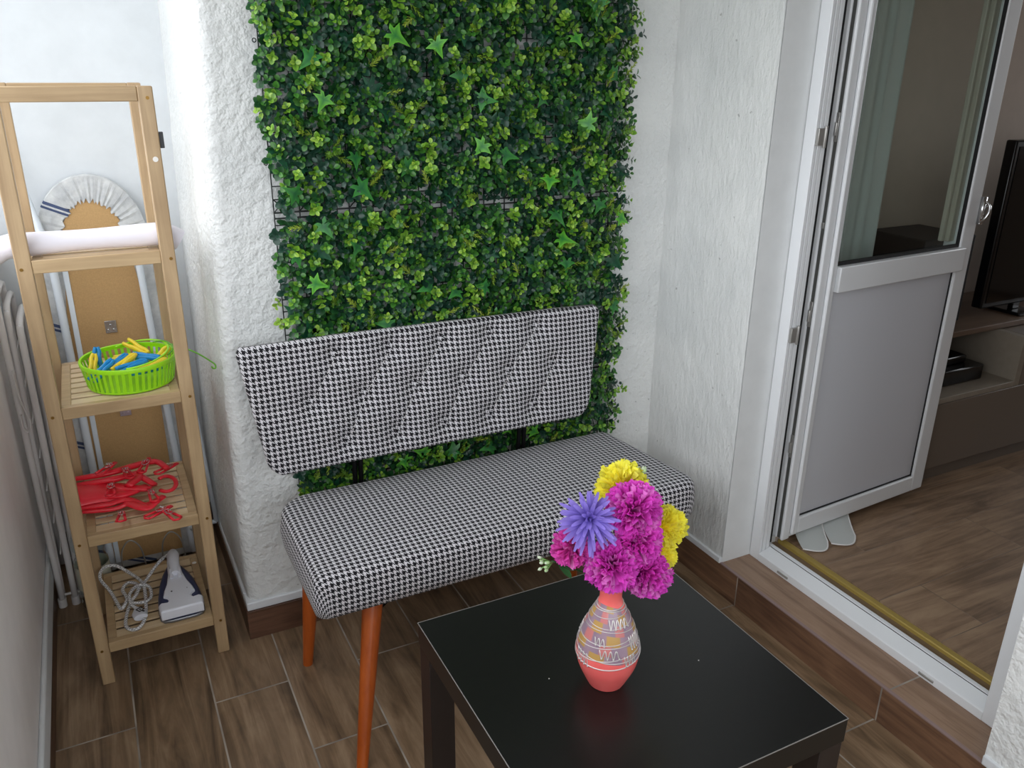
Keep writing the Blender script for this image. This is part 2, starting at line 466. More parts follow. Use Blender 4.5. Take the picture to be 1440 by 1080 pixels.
mb = MB(); mb.box(XL - 0.1, edge_x(2) + 0.02, YA, YA + 0.1, 0, ZC); struct('wall_alcove', mb, M['smooth'])
# left parapet, low, with windows above it
mb = MB(); mb.box(XL - 0.12, XL, Y0, YA, 0, 0.98); struct('wall_left', mb, M['parapet'])
mb = MB(); mb.box(XL - 0.12, XL, Y0, YA, 2.30, ZC); struct('wall_left', mb, M['paint'])
mb = MB(); mb.box(XL - 0.16, XL + 0.015, Y0, YA, 0.98, 1.0)
for y in (Y0 + 0.03, -0.25, 1.15, YA - 0.03): mb.box(XL - 0.08, XL - 0.03, y - 0.03, y + 0.03, 1.0, 2.30)
mb.box(XL - 0.08, XL - 0.03, Y0, YA, 1.0, 1.05); mb.box(XL - 0.08, XL - 0.03, Y0, YA, 2.25, 2.30)
struct('window_1', mb, M['pvc'], bevel=0.003)
mb = MB(); mb.box(XL - 0.12, XR + 0.1, Y0 - 0.1, Y0, 0, 0.95); mb.box(XL - 0.12, XR + 0.1, Y0 - 0.1, Y0, 2.30, ZC); struct('wall_near', mb, M['paint'])
mb = MB()
for x in (XL + 0.03, 0.62, XR - 0.03): mb.box(x - 0.03, x + 0.03, Y0 - 0.07, Y0 - 0.02, 0.95, 2.30)
mb.box(XL, XR, Y0 - 0.07, Y0 - 0.02, 0.95, 1.0); mb.box(XL, XR, Y0 - 0.07, Y0 - 0.02, 2.25, 2.30); struct('window_added_near', mb, M['pvc'], bevel=0.003)  # unseen end window, added to give the balcony more front light
# right wall: far piece between the corner and the reveal, near piece, lintel
def rough_wall(name, y0, y1, z0, z1, mat, step=0.012, x=XR, amp=0.0022):
    nu = int((y1 - y0) / step); nv = int((z1 - z0) / step)
    def fn(u, v):
        y = y0 + (y1 - y0) * u; z = z0 + (z1 - z0) * v
        P = Vector((x, y, z)); e = 1.0 if 0.02 < u < 0.98 else 0.2
        return (x - e * (noise.fractal(Vector((0, y * 26, z * 16)), 1, 2, 4) * amp + 0.001), y, z)
    m_ = MB(); m_.grid(fn, nu, nv); m_.open = True
    return struct(name, m_, mat, smooth=True)
rough_wall('wall_right', 1.568, YB + 0.04, 0.10, ZC, M['stucco_streak'])
rough_wall('wall_right', -0.4, 0.738, 0.10, ZC, M['stucco'])
mb = MB(); mb.box(XR + 0.003, XD + 0.1, 1.568, YB + 0.2, 0, ZC); struct('wall_right', mb, M['paint'])   # body behind the stucco, its near end is the smooth reveal
mb = MB(); mb.box(XR + 0.003, XD + 0.1, Y0, 0.738, 0, ZC); struct('wall_right', mb, M['paint'])
mb = MB(); mb.box(XR + 0.003, XD + 0.1, 0.738, 1.568, 2.25, ZC); struct('wall_right', mb, M['paint'])
# step under the door
mb = MB(); mb.box(XR - 0.004, XR + 0.004, -0.4, YB, 0, 0.098); struct('trim_1', mb, M['riser'], bevel=0.001)
mb = MB(); mb.box(XR + 0.0045, XD + 0.02, 0.738, 1.568, 0.0, 0.0995); struct('trim_2', mb, M['step'])
mb = MB(); mb.box(XR - 0.0045, XR + 0.0045, 0.738, 1.568, 0.0975, 0.101); struct('trim_3', mb, simple('grout_line', rgb(142, 120, 116), 0.6))
# skirting tiles and the flat painted bands above them
mb = MB(); mb.box(0.209, XR - 0.004, YB - 0.010, YB + 0.02, 0, 0.087); struct('baseboard_back', mb, M['skirt'], bevel=0.001)
mb = MB(); mb.box(0.2088, 0.24, YB + 0.0205, YA, 0, 0.0868); struct('baseboard_alcove_side', mb, M['skirt_side'], bevel=0.001)
mb = MB(); mb.box(XL, XL + 0.006, -0.6, YA, 0, 0.088); struct('baseboard_left', mb, M['skirt_side'])
mb = MB(); mb.box(XL + 0.006, 0.209, YA - 0.008, YA, 0, 0.086); struct('baseboard_alcove', mb, M['skirt'])
mb = MB(); mb.box(0.2115, XR - 0.012, YB - 0.007, YB + 0.045, 0.0875, 0.112); struct('trim_4', mb, M['band'], bevel=0.003)
mb = MB(); mb.box(0.2115, 0.24, YB + 0.0455, YA, 0.087, 0.112); struct('trim_5', mb, M['band'], bevel=0.003)
mb = MB(); mb.box(XL, XL + 0.012, -0.6, 2.60, 0.088, 0.155); struct('trim_6', mb, M['band'], bevel=0.005)
mb = MB(); mb.box(XR - 0.007, XR + 0.004, 1.568, YB - 0.008, 0.098, 0.118); struct('trim_7', mb, M['band'], bevel=0.003)
mb = MB(); mb.box(XR - 0.007, XR + 0.004, -0.4, 0.738, 0.098, 0.122); struct('trim_8', mb, M['band'], bevel=0.003)

# inner room
mb = MB(); mb.box(XD + 0.14, 5.2, -1.6, 3.0, 0.0, FI); struct('floor_inner', mb, M['infloor'])
mb = MB(); mb.box(XD + 0.1, 5.2, 2.08, 2.18, 0, ZC); struct('wall_inner_back', mb, M['room_wall'])
mb = MB(); mb.box(5.2, 5.3, -1.6, 2.2, 0, 0.9); mb.box(5.2, 5.3, -1.6, 2.2, 2.2, ZC); mb.box(5.2, 5.3, -1.6, 0.3, 0.9, 2.2); mb.box(5.2, 5.3, 1.9, 2.2, 0.9, 2.2); struct('wall_inner_far', mb, M['room_wall'])
mb = MB()
for y in (0.33, 1.1, 1.87): mb.box(5.22, 5.27, y - 0.03, y + 0.03, 0.9, 2.2)
mb.box(5.22, 5.27, 0.3, 1.9, 0.9, 0.95); mb.box(5.22, 5.27, 0.3, 1.9, 2.15, 2.2); struct('window_added_room', mb, M['pvc'], bevel=0.003)  # unseen far window, added to brighten the inner room
mb = MB(); mb.box(XD + 0.1, 5.2, -1.7, -1.6, 0, ZC); struct('wall_inner_near', mb, M['room_wall'])

# ---------------------------------------------------------------- balcony door: frame and leaf
d1 = MB()
y_in = 1.530
d1.box(XD, XD + 0.010, y_in, 1.566, 0.10, 2.25)                  # far jamb, outer lip
d1.box(XD + 0.010, XD + 0.0125, y_in + 0.004, 1.566, 0.10, 2.25)
d1.box(XD + 0.0125, XD + 0.024, y_in, 1.566, 0.10, 2.25)
d1.box(XD + 0.024, XD + 0.027, y_in + 0.003, 1.566, 0.10, 2.25)
d1.box(XD + 0.027, XD + 0.040, y_in + 0.001, 1.566, 0.10, 2.25)
d1.box(XD + 0.040, XD + 0.058, 1.5575, 1.566, 0.10, 2.25)
d1.box(XD, XD + 0.062, 0.740, 0.817, 0.10, 2.25)                  # near jamb
d1.box(XD, XD + 0.062, 0.740, 1.566, 2.20, 2.25)
# threshold: sloped outer face, groove, inner lip
d1.prism([(0, 0.0995), (0, 0.122), (0.005, 0.125), (0.036, 0.134), (0.041, 0.137), (0.041, 0.0995)], 0.817, y_in, M=Matrix(((1, 0, 0, XD), (0, 0, 1, 0), (0, 1, 0, 0), (0, 0, 0, 1))))
d1.box(XD + 0.045, XD + 0.058, 0.817, 1.556, 0.0995, 0.1375)
d1.box(XD + 0.0405, XD + 0.0455, 0.817, y_in, 0.0995, 0.128)
fr = struct('door_1', d1, M['pvc'], bevel=0.0015)
mb = MB(); mb.box(XD + 0.0412, XD + 0.0448, 0.818, y_in - 0.001, 0.1282, 0.1355); mb.box(XD + 0.0405, XD + 0.057, 1.541, 1.557, 0.141, 2.2)
p = mesh_obj('rubber_seal', mb, M['rubber'], fr)
mb = MB()
for z in (1.30, 0.795): mb.box(XD + 0.002, XD + 0.030, 1.520, 1.5295, z - 0.020, z + 0.020); mb.tube([(XD + 0.024, 1.520, z - 0.026), (XD + 0.024, 1.520, z + 0.026)], 0.004, 8)
for y in (0.97, 1.44): mb.box(XD - 0.003, XD + 0.001, y - 0.03, y + 0.01, 0.107, 0.113)
p = mesh_obj('strike_plate', mb, M['steel'], fr, bevel=0.001); sub_part(p, 'small grey metal keeps on the door frame')
mb = MB(); mb.box(XD + 0.102, XD + 0.122, 0.740, 1.56, FI - 0.03, 0.128); struct('trim_9', mb, M['gold'], bevel=0.003)
mb = MB(); mb.box(XD + 0.0605, XD + 0.102, 0.740, 1.566, 0.09, 0.117); struct('trim_10', mb, simple('channel_brown', rgb(128, 108, 84), 0.5, 0.2))
mb = MB(); mb.box(XD + 0.10, XD + 0.16, 1.568, 2.1, 0, ZC); mb.box(XD + 0.10, XD + 0.16, Y0, 0.738, 0, ZC); mb.box(XD + 0.10, XD + 0.16, 0.738, 1.568, 2.25, ZC)
struct('wall_inner_door', mb, M['room_wall'])
# leaf, opened about ninety degrees into the room
LA = math.radians(3.6)
leaf = bpy.data.objects.new('door_2', None); COL.objects.link(leaf); leaf.location = (1.680, 1.523, 0.15); leaf.rotation_euler = (0, 0, LA); leaf['kind'] = 'structure'
LW, LH, T = 0.665, 2.0, 0.062
f = MB()
def rail(x0, x1, z0, z1, lip=0.0, y0=0.0, y1=T): f.box(x0, x1, y0, y1, z0, z1)
rail(0.030, 0.068, 0, LH, y0=0.003); rail(LW - 0.058, LW, 0, LH, y0=0.004); rail(0.068, LW - 0.058, 0, 0.055, y0=0.004); rail(0.068, LW - 0.058, LH - 0.06, LH)
f.box(0.0, 0.031, 0.0, 0.012, -0.004, LH)     # stepped hinge edge with a groove for the hardware
f.box(0.006, 0.031, 0.012, 0.024, -0.004, LH)
f.box(0.0, 0.031, 0.024, T, -0.004, LH)
f.box(0.030, 0.040, -0.009, 0.004, 0.012, LH)
lf = mesh_obj('leaf_frame', f, M['pvc'], leaf, local=True, bevel=0.006, bseg=3)
mb = MB(); mb.box(0.069, LW - 0.045, -0.008, 0.03, 0.745, 0.815); mesh_obj('middle_rail', mb, M['pvc'], leaf, local=True, bevel=0.003)
mb = MB(); mb.box(0.060, LW - 0.055, 0.016, 0.040, 0.05, 0.75); mesh_obj('lower_panel', mb, M['pvc_panel'], leaf, local=True)
mb = MB(); mb.box(0.068, LW - 0.058, 0.0125, 0.0158, 0.0552, 0.0590); mb.box(LW - 0.0616, LW - 0.0582, 0.0125, 0.0158, 0.0552, 0.745)
mb.box(0.068, LW - 0.058, 0.010, 0.020, 0.8152, 0.824); mb.box(LW - 0.0616, LW - 0.0582, 0.010, 0.020, 0.815, LH - 0.06)
mesh_obj('black_gasket', mb, M['rubber'], leaf, local=True)
mb = MB(); mb.box(0.060, LW - 0.055, 0.020, 0.024, 0.80, LH - 0.05); mesh_obj('glass_pane', mb, M['glass'], leaf, local=True)
mb = MB(); mb.box(LW - 0.085, LW - 0.0585, 0.028, 0.050, 0.83, LH - 0.06); mb.box(LW - 0.10, LW - 0.087, 0.040, 0.055, 0.83, LH - 0.06); mesh_obj('pane_side_strips', mb, simple('beige_strip', rgb(190, 184, 172), 0.35), leaf, local=True, bevel=0.003)  # two upright beige strips behind the right edge of the pane
mb = MB(); mb.box(0.0045, 0.0058, 0.0128, 0.0232, 0.0, LH)
hw = mesh_obj('hardware_track', mb, simple('grey_track', rgb(112, 112, 108), 0.4, 0.5), leaf, local=True)
mb = MB()
for z in (1.17, 0.69, 0.30, 1.5):
    mb.box(0.001, 0.0044, 0.0135, 0.0225, z - 0.035, z + 0.035); mb.tube([(-0.001, 0.018, z - 0.02), (-0.001, 0.018, z + 0.012)], 0.004, 8)
mb.box(0.001, 0.0044, 0.014, 0.022, 0.92, 0.935)
mesh_obj('latch', mb, M['steel'], leaf, local=True, bevel=0.001)
mb = MB()
hz = 0.915
mb.box(LW - 0.006, LW + 0.005, -0.010, 0.004, hz - 0.035, hz + 0.045)
mb.tube(catmull([(LW, -0.004, hz + 0.035), (LW + 0.008, -0.018, hz + 0.02), (LW + 0.004, -0.022, hz), (LW - 0.004, -0.016, hz - 0.02), (LW - 0.018, -0.012, hz - 0.032)], 5), 0.0035, 8)
mb.tube(catmull([(LW, -0.004, hz + 0.012), (LW + 0.018, -0.012, hz + 0.018), (LW + 0.026, -0.012, hz + 0.004), (LW + 0.018, -0.012, hz - 0.012)], 5), 0.0038, 8)
mesh_obj('door_handle', mb, M['chrome'], leaf, local=True, smooth=True)

# sheer curtain bunched behind the open leaf, its hem pokes out under it
cur = thing('sheer_curtain', (1.95, 1.70, FI), 'sheer white curtain hanging behind the glass door, hem spread on the inner floor', 'curtain')
def cpt(u, v):
    x = 1.79 + 0.40 * u; y = 1.68 + 0.12 * u + 0.022 * math.sin(u * 26) + 0.008 * math.sin(u * 61)
    z = FI + 0.10 + (2.3 - FI - 0.10) * v
    return (x, y, z)
mb = MB(); mb.grid(cpt, 90, 20); mb.open = True
mesh_obj('curtain_fabric', mb, M['sheer'], cur, smooth=True)
def flap(x0, x1, y0, xt0, xt1, yt, bulge, name='hem_flap'):
    def fn(u, v):
        x = (x0 + (x1 - x0) * u) * (1 - v) + (xt0 + (xt1 - xt0) * u) * v
        y = y0 * (1 - v) + (yt - bulge * math.sin(PI * u)) * v
        return (x, y, FI + 0.085 * (1 - v) ** 2 + 0.006)
    m_ = MB(); m_.grid(fn, 14, 10); m_.open = True
    mesh_obj(name, m_, M['sheer'], cur, smooth=True)
    m2 = MB(); m2.tube([fn(k / 14, 1.0) for k in range(15)] + [fn(1, 1 - k / 8) for k in range(1, 7)], 0.0022, 6)
    mesh_obj('hem_seam', m2, M['hem'], cur, smooth=True)
flap(1.80, 1.93, 1.64, 1.735, 1.835, 1.49, 0.035)
flap(1.93, 2.06, 1.66, 1.835, 1.935, 1.475, 0.030)

# media unit with set-top box and television in the inner room
mu = thing('media_unit', (3.1, 1.83, FI), 'low taupe media cabinet with an open niche inside the dim room', 'cabinet')
UY = 1.615
mb = MB(); mb.box(2.30, 4.0, UY + 0.03, 2.06, FI, FI + 0.06); mesh_obj('plinth', mb, M['dark_unit'], mu)
for x0, x1 in ((2.30, 3.08), (3.083, 4.0)):
    mb = MB(); mb.box(x0, x1, UY, UY + 0.02, FI + 0.062, 0.418); d = mesh_obj('drawer', mb, M['dark_unit'], mu, bevel=0.002)
mb = MB(); mb.box(2.30, 4.0, UY + 0.022, 2.06, FI + 0.06, 0.42); mb.box(2.30, 2.80, UY, 2.06, 0.42, 0.44); mb.box(2.80, 2.83, UY, 2.06, 0.42, 0.60)
mb.box(2.30, 2.33, UY, 2.06, 0.44, 0.60); mb.box(2.30, 2.80, 2.04, 2.06, 0.44, 0.60)
mesh_obj('carcass', mb, M['light_unit'], mu, bevel=0.0015)
mb = MB(); mb.box(2.83, 4.0, UY, 2.06, 0.42, 0.60); mesh_obj('door', mb, M['dark_unit'], mu, bevel=0.002)
mb = MB(); mb.box(2.28, 4.0, UY + 0.10, 2.06, 0.602, 0.622); mesh_obj('top', mb, M['brown_top'], mu, bevel=0.002)
mb = MB(); mb.tube([(2.90, UY - 0.012, 0.56), (2.90, UY - 0.001, 0.56)], 0.012, 14); mesh_obj('knob', mb, M['chrome'], mu, smooth='auto')
b = MB(); b.box(2.38, 2.715, 1.68, 1.98, 0.441, 0.497); bo = mesh_obj('set_top_box', b, M['gloss_black'], bevel=0.006); tag(bo, 'flat black media player box lying in the open niche of the cabinet', 'media player')
b = MB(); b.box(2.40, 2.67, 1.72, 1.98, 0.4975, 0.525); bo = mesh_obj('set_top_box', b, M['gloss_black'], bevel=0.006); tag(bo, 'smaller black box stacked on top of the media player in the niche', 'media player')
tv = thing('television', (3.3, 1.80, 0.622), 'large black flat television standing on the media cabinet in the dim room', 'television')
mb = MB(); mb.box(2.78, 4.0, 1.78, 1.82, 0.66, 1.24); mesh_obj('tv_housing', mb, M['gloss_black'], tv, bevel=0.006)
mb = MB(); mb.box(2.80, 3.98, 1.778, 1.7795, 0.68, 1.22); mesh_obj('screen', mb, simple('tv_screen', rgb(10, 12, 14), 0.08), tv)
mb = MB(); mb.box(2.95, 3.05, 1.74, 1.88, 0.6225, 0.635); mb.box(2.98, 3.02, 1.79, 1.81, 0.635, 0.665); mesh_obj('tv_foot', mb, M['gloss_black'], tv, bevel=0.003)
b = MB(); b.box(2.44, 2.70, 1.80, 2.03, 0.6225, 0.93); bo = mesh_obj('loudspeaker', b, simple('speaker_black', rgb(16, 15, 15), 0.7), bevel=0.005); tag(bo, 'black upright speaker box on the media cabinet left of the television', 'loudspeaker')

# ---------------------------------------------------------------- artificial green wall
gw = thing('artificial_hedge_panel', (0.86, YB - 0.01, 0.40), 'tall artificial boxwood and ivy hedge panel fixed to the white stucco wall', 'artificial plant')
GX0, GX1, GZ0, GZ1 = 0.376, 1.315, 0.40, 1.98
gy = YB - 0.014
mb = MB()
k = 0
x = GX0
while x <= GX1 + 1e-6:
    mb.box(x - 0.0012, x + 0.0012, gy - 0.003, gy, GZ0, GZ1); x += 0.0294
z = GZ0
while z <= GZ1: mb.box(GX0, GX1, gy - 0.0036, gy - 0.0004, z - 0.0012, z + 0.0012); z += 0.0294
for zc in (0.628, 1.128, 1.628):
    mb.box(GX0, GX1, gy - 0.006, gy, zc - 0.008, zc - 0.005); mb.box(GX0, GX1, gy - 0.006, gy, zc + 0.005, zc + 0.008)
    x = GX0
    while x < GX1 - 0.03:
        mb.tube([(x, gy - 0.003, zc + 0.008), (x + 0.0294, gy - 0.003, zc + 0.037)], 0.0014, 4); mb.tube([(x + 0.0294, gy - 0.003, zc + 0.008), (x, gy - 0.003, zc + 0.037)], 0.0014, 4); x += 0.0588
for zc in (1.38, 1.35, 1.245, 0.93, 0.80, 1.50, 0.88):
    mb.tube([(GX0 - 0.008 + 0.004 * math.cos(a * PI / 4), gy - 0.002, zc + 0.004 * math.sin(a * PI / 4)) for a in range(8)], 0.0012, 5, closed=True)
mesh_obj('backing_grid', mb, M['grid'], gw)

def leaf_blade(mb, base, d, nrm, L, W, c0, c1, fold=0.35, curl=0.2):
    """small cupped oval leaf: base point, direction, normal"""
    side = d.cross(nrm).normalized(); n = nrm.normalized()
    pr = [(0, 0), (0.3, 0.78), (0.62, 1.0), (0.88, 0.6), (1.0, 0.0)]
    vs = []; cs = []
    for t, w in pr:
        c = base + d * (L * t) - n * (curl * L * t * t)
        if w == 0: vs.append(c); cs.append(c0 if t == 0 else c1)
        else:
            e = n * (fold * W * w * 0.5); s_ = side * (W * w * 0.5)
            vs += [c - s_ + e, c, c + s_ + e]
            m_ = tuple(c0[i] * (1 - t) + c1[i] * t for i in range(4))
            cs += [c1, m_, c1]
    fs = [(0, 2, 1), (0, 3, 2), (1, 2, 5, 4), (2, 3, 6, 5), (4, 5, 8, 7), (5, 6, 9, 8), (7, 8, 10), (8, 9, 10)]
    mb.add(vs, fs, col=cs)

def frame_for(a):
    a = a.normalized(); b = a.orthogonal().normalized(); return b, a.cross(b)

box_mb, dark_mb, ivy_mb, fern_mb, stem_mb = MB(), MB(), MB(), MB(), MB()
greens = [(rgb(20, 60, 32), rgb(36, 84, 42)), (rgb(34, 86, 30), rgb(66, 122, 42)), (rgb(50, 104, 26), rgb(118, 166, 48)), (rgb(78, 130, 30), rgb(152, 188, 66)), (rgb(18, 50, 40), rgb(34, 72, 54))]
def sprig(x, z, ydep, tier, bright, size, mb):
    ax = Vector((random.gauss(0, 0.45), -1, random.gauss(0.15, 0.45)))
    if x < GX0 + 0.06: ax.x -= 0.5
    if x > GX1 - 0.06: ax.x += 0.5
    ax.normalize(); b1, b2 = frame_for(ax)
    a0 = random.random() * PI
    base = Vector((x, ydep, z))
    for t in range(tier):
        p = base + ax * (size * 0.55 * t)
        a = a0 + t * PI / 2
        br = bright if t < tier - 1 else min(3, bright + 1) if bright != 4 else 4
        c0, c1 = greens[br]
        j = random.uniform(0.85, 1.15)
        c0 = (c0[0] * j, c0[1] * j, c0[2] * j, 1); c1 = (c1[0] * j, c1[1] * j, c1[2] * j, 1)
        for s_ in (0, PI):
            rad = b1 * math.cos(a + s_) + b2 * math.sin(a + s_)
            up = 0.35 + 0.5 * t / max(1, tier - 1)
            d = (rad + ax * up).normalized()
            n_ = (ax - d * ax.dot(d)).normalized()
            L = size * random.uniform(0.85, 1.15) * (1.0 if t < tier - 1 else 0.75)
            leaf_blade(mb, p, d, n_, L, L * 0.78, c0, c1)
def seam(z): return min(abs(z - 0.632), abs(z - 1.132), abs(z - 1.632))
n_sp = 0
zz = GZ0 + 0.012
row = 0
while zz < GZ1:
    xx = GX0 + (0.012 if row % 2 else 0.0)
    while xx < GX1 + 0.012:
        x = xx + random.gauss(0, 0.007); z = zz + random.gauss(0, 0.007)
        hole = noise.noise(Vector((x * 9, z * 9, 3.3)))
        edge = min(x - GX0, GX1 - x)
        skip = (seam(z) < 0.014 and random.random() < 0.80) or hole > 0.50 and random.random() < 0.5 or (edge < 0.014 and random.random() < (0.65 if x < 0.7 else 0.15))
        if not skip:
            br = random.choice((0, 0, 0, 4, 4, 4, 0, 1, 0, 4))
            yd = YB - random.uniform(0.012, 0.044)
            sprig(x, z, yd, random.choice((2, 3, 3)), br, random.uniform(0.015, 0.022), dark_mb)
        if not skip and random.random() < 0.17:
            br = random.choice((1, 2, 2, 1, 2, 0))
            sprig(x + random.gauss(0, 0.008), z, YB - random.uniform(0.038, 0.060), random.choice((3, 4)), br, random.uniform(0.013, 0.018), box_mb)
        xx += 0.0165
    zz += 0.0155; row += 1
# the odd sprig reaching past the edges
for k in range(46):
    z = random.uniform(GZ0, GZ1); left = k % 3 == 0
    x = (GX0 - random.uniform(-0.005, 0.012)) if left else (GX1 + random.uniform(-0.01, 0.02))
    sprig(x, z, YB - 0.032, 3, random.choice((0, 1, 3, 0)), 0.015, box_mb if k % 2 else dark_mb)

def ivy_leaf(mb, c, rot, S, bright, tilt):
    out = [(0, -0.10), (0.16, -0.34), (0.42, -0.40), (0.30, -0.12), (0.74, 0.02), (0.36, 0.20), (0.22, 0.34), (0.0, 0.98), (-0.22, 0.34), (-0.36, 0.20), (-0.74, 0.02), (-0.30, -0.12), (-0.42, -0.40), (-0.16, -0.34)]
    Rm = Matrix.Rotation(tilt[0], 4, 'X') @ Matrix.Rotation(tilt[1], 4, 'Z') @ Matrix.Rotation(rot, 4, 'Y')
    vs = []; cs = []
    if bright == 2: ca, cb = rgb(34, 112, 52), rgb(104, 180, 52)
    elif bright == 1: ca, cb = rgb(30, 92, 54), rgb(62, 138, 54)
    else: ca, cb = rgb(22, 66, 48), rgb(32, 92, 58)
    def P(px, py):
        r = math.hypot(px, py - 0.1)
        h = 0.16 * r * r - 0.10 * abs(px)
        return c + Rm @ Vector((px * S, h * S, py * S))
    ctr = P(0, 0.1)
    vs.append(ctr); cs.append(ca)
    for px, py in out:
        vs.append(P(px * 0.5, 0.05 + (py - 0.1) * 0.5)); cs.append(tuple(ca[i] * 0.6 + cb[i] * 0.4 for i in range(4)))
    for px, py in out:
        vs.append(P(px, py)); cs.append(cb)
    n = len(out); fs = []
    for k in range(n):
        l = (k + 1) % n
        fs.append((0, 1 + k, 1 + l)); fs.append((1 + k, 1 + n + k, 1 + n + l, 1 + l))
    mb.add(vs, fs, col=cs)
pts = []
def far_enough(x, z, d):
    return all((x - a) ** 2 + (z - b) ** 2 > d * d for a, b in pts)
tries = 0
while len(pts) < 190 and tries < 9000:
    tries += 1
    x = random.uniform(GX0 + 0.01, GX1 - 0.01); z = random.uniform(GZ0 + 0.02, GZ1)
    if not far_enough(x, z, 0.056) or seam(z) < 0.02: continue
    pts.append((x, z))
for i, (x, z) in enumerate(pts):
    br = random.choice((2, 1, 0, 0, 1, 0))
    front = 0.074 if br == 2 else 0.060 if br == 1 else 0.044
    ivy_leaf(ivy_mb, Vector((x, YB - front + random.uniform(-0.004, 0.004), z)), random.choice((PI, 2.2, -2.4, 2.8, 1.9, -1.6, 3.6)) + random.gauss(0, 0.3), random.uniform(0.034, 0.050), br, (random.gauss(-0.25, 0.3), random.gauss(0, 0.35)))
# fern like yellow-green sprigs
for i in range(190):
    x = random.uniform(GX0, GX1 + 0.01); z = random.uniform(GZ0 + 0.02, GZ1)
    if seam(z) < 0.015: continue
    base = Vector((x, YB - 0.056, z)); ax = Vector((random.gauss(0, 0.8) + (0.8 if x > GX1 - 0.05 else 0), -0.55, random.gauss(0.2, 0.8))).normalized()
    b1, b2 = frame_for(ax)
    c1 = random.choice((rgb(150, 172, 60), rgb(120, 150, 44), rgb(92, 132, 40)))
    for t in range(9):
        p = base + ax * (0.0044 * t)
        for s_ in range(3):
            a = s_ * 2.1 + t * 0.7
            d = ((b1 * math.cos(a) + b2 * math.sin(a)) * (1.0 - 0.05 * t) + ax * 0.9).normalized()
            L = 0.014 * (1 - 0.06 * t); w = 0.0014
            sd = d.cross(ax).normalized() * w
            fern_mb.add([p - sd, p + sd, p + d * L + sd * 0.8, p + d * L - sd * 0.8], [(0, 1, 2, 3)], col=c1)
for m_ in (box_mb, dark_mb, ivy_mb, fern_mb):
    m_.open = True
    m_.v = [(p[0], min(max(p[1], YB - (0.066 if p[2] < 0.875 else 0.090)), YB - 0.007), p[2]) for p in m_.v]
mesh_obj('dark_boxwood_leaves', dark_mb, M['leafm'], gw, smooth=True)['kind'] = 'stuff'
mesh_obj('boxwood_leaves', box_mb, M['leafm'], gw, smooth=True)['kind'] = 'stuff'
mesh_obj('ivy_leaves', ivy_mb, M['leafm'], gw, smooth=True)['kind'] = 'stuff'
mesh_obj('fern_sprigs', fern_mb, M['leafm'], gw, smooth=False)['kind'] = 'stuff'

# ---------------------------------------------------------------- houndstooth bench
bench = thing('upholstered_bench', (0.76, 1.6, 0), 'houndstooth upholstered bench with tufted backrest and tapered orange wooden legs', 'bench')
def rounded_poly(P, R, seg=8):
    out = []; n = len(P)
    for i in range(n):
        a = Vector(P[i - 1]); b = Vector(P[i]); c = Vector(P[(i + 1) % n]); r = R[i]
        u = (a - b).normalized(); v = (c - b).normalized(); ang = u.angle(v); t = r / math.tan(ang / 2)
        s_ = b + u * t; e = b + v * t
        cen = b + (u + v).normalized() * (r / math.sin(ang / 2))
        a0 = math.atan2(*(s_ - cen).yx); a1 = math.atan2(*(e - cen).yx); da = (a1 - a0 + PI) % (2 * PI) - PI
        for k in range(seg + 1):
            q = a0 + da * k / seg; out.append(Vector((cen.x + r * math.cos(q), cen.y + r * math.sin(q))))
    return out
def resample(P, step):
    out = []; n = len(P)
    for i in range(n):
        a, b = P[i], P[(i + 1) % n]; L = (b - a).length; m_ = max(1, int(round(L / step)))
        for k in range(m_): out.append(a + (b - a) * (k / m_))
    return out
seat_o = resample(rounded_poly([(0.296, 1.462), (1.318, 1.474), (1.262, 1.868), (0.296, 1.868)], [0.030, 0.05, 0.035, 0.080]), 0.014)
def norms(P):
    n = len(P); out = []
    for i in range(n):
        t = (P[(i + 1) % n] - P[i - 1]).normalized(); out.append(Vector((t.y, -t.x)))
    return out
sn = norms(seat_o); N = len(seat_o)
cen = Vector((0.78, 1.665))
r = 0.026; zt, zb = 0.456, 0.360
mb = MB(); vs = []; uv = []
rings = []
for s_ in [0.0, 0.12, 0.25, 0.4, 0.55, 0.7, 0.82, 0.91, 0.96]:
    rings.append(('in', s_))
for k in range(7): rings.append(('arc', k / 6))
for k in range(1, 5): rings.append(('side', k / 4))
rings.append(('tuck', 0))
for kind, t in rings:
    for i, P in enumerate(seat_o):
        n_ = sn[i]; inner = P - n_ * r
        if kind == 'in':
            q = cen + (inner - cen) * max(t, 0.0001); crown = 0.012 * (1 - t * t)
            vs.append((q.x, q.y, zt + crown)); uv.append((q.x, q.y))
        elif kind == 'arc':
            a = t * PI / 2; q = inner + n_ * (r * math.sin(a)); vs.append((q.x, q.y, zt - r + r * math.cos(a)))
            w = inner + n_ * (a * r); uv.append((w.x, w.y))
        elif kind == 'side':
            h = (zt - r - zb) * t; bul = 0.004 * math.sin(t * PI)
            q = P + n_ * bul; vs.append((q.x, q.y, zt - r - h)); w = inner + n_ * (r * PI / 2 + h); uv.append((w.x, w.y))
        else:
            q = P - n_ * 0.02; vs.append((q.x, q.y, zb - 0.004)); w = inner + n_ * (r * PI / 2 + (zt - r - zb) + 0.02); uv.append((w.x, w.y))
fs = []
for j in range(len(rings) - 1):
    for i in range(N):
        l = (i + 1) % N; fs.append((j * N + i, j * N + l, (j + 1) * N + l, (j + 1) * N + i))
fs.append(tuple((len(rings) - 1) * N + i for i in range(N)))
mb.add(vs, fs, uv=uv); mesh_obj('seat', mb, M['tooth'], bench, smooth=True)
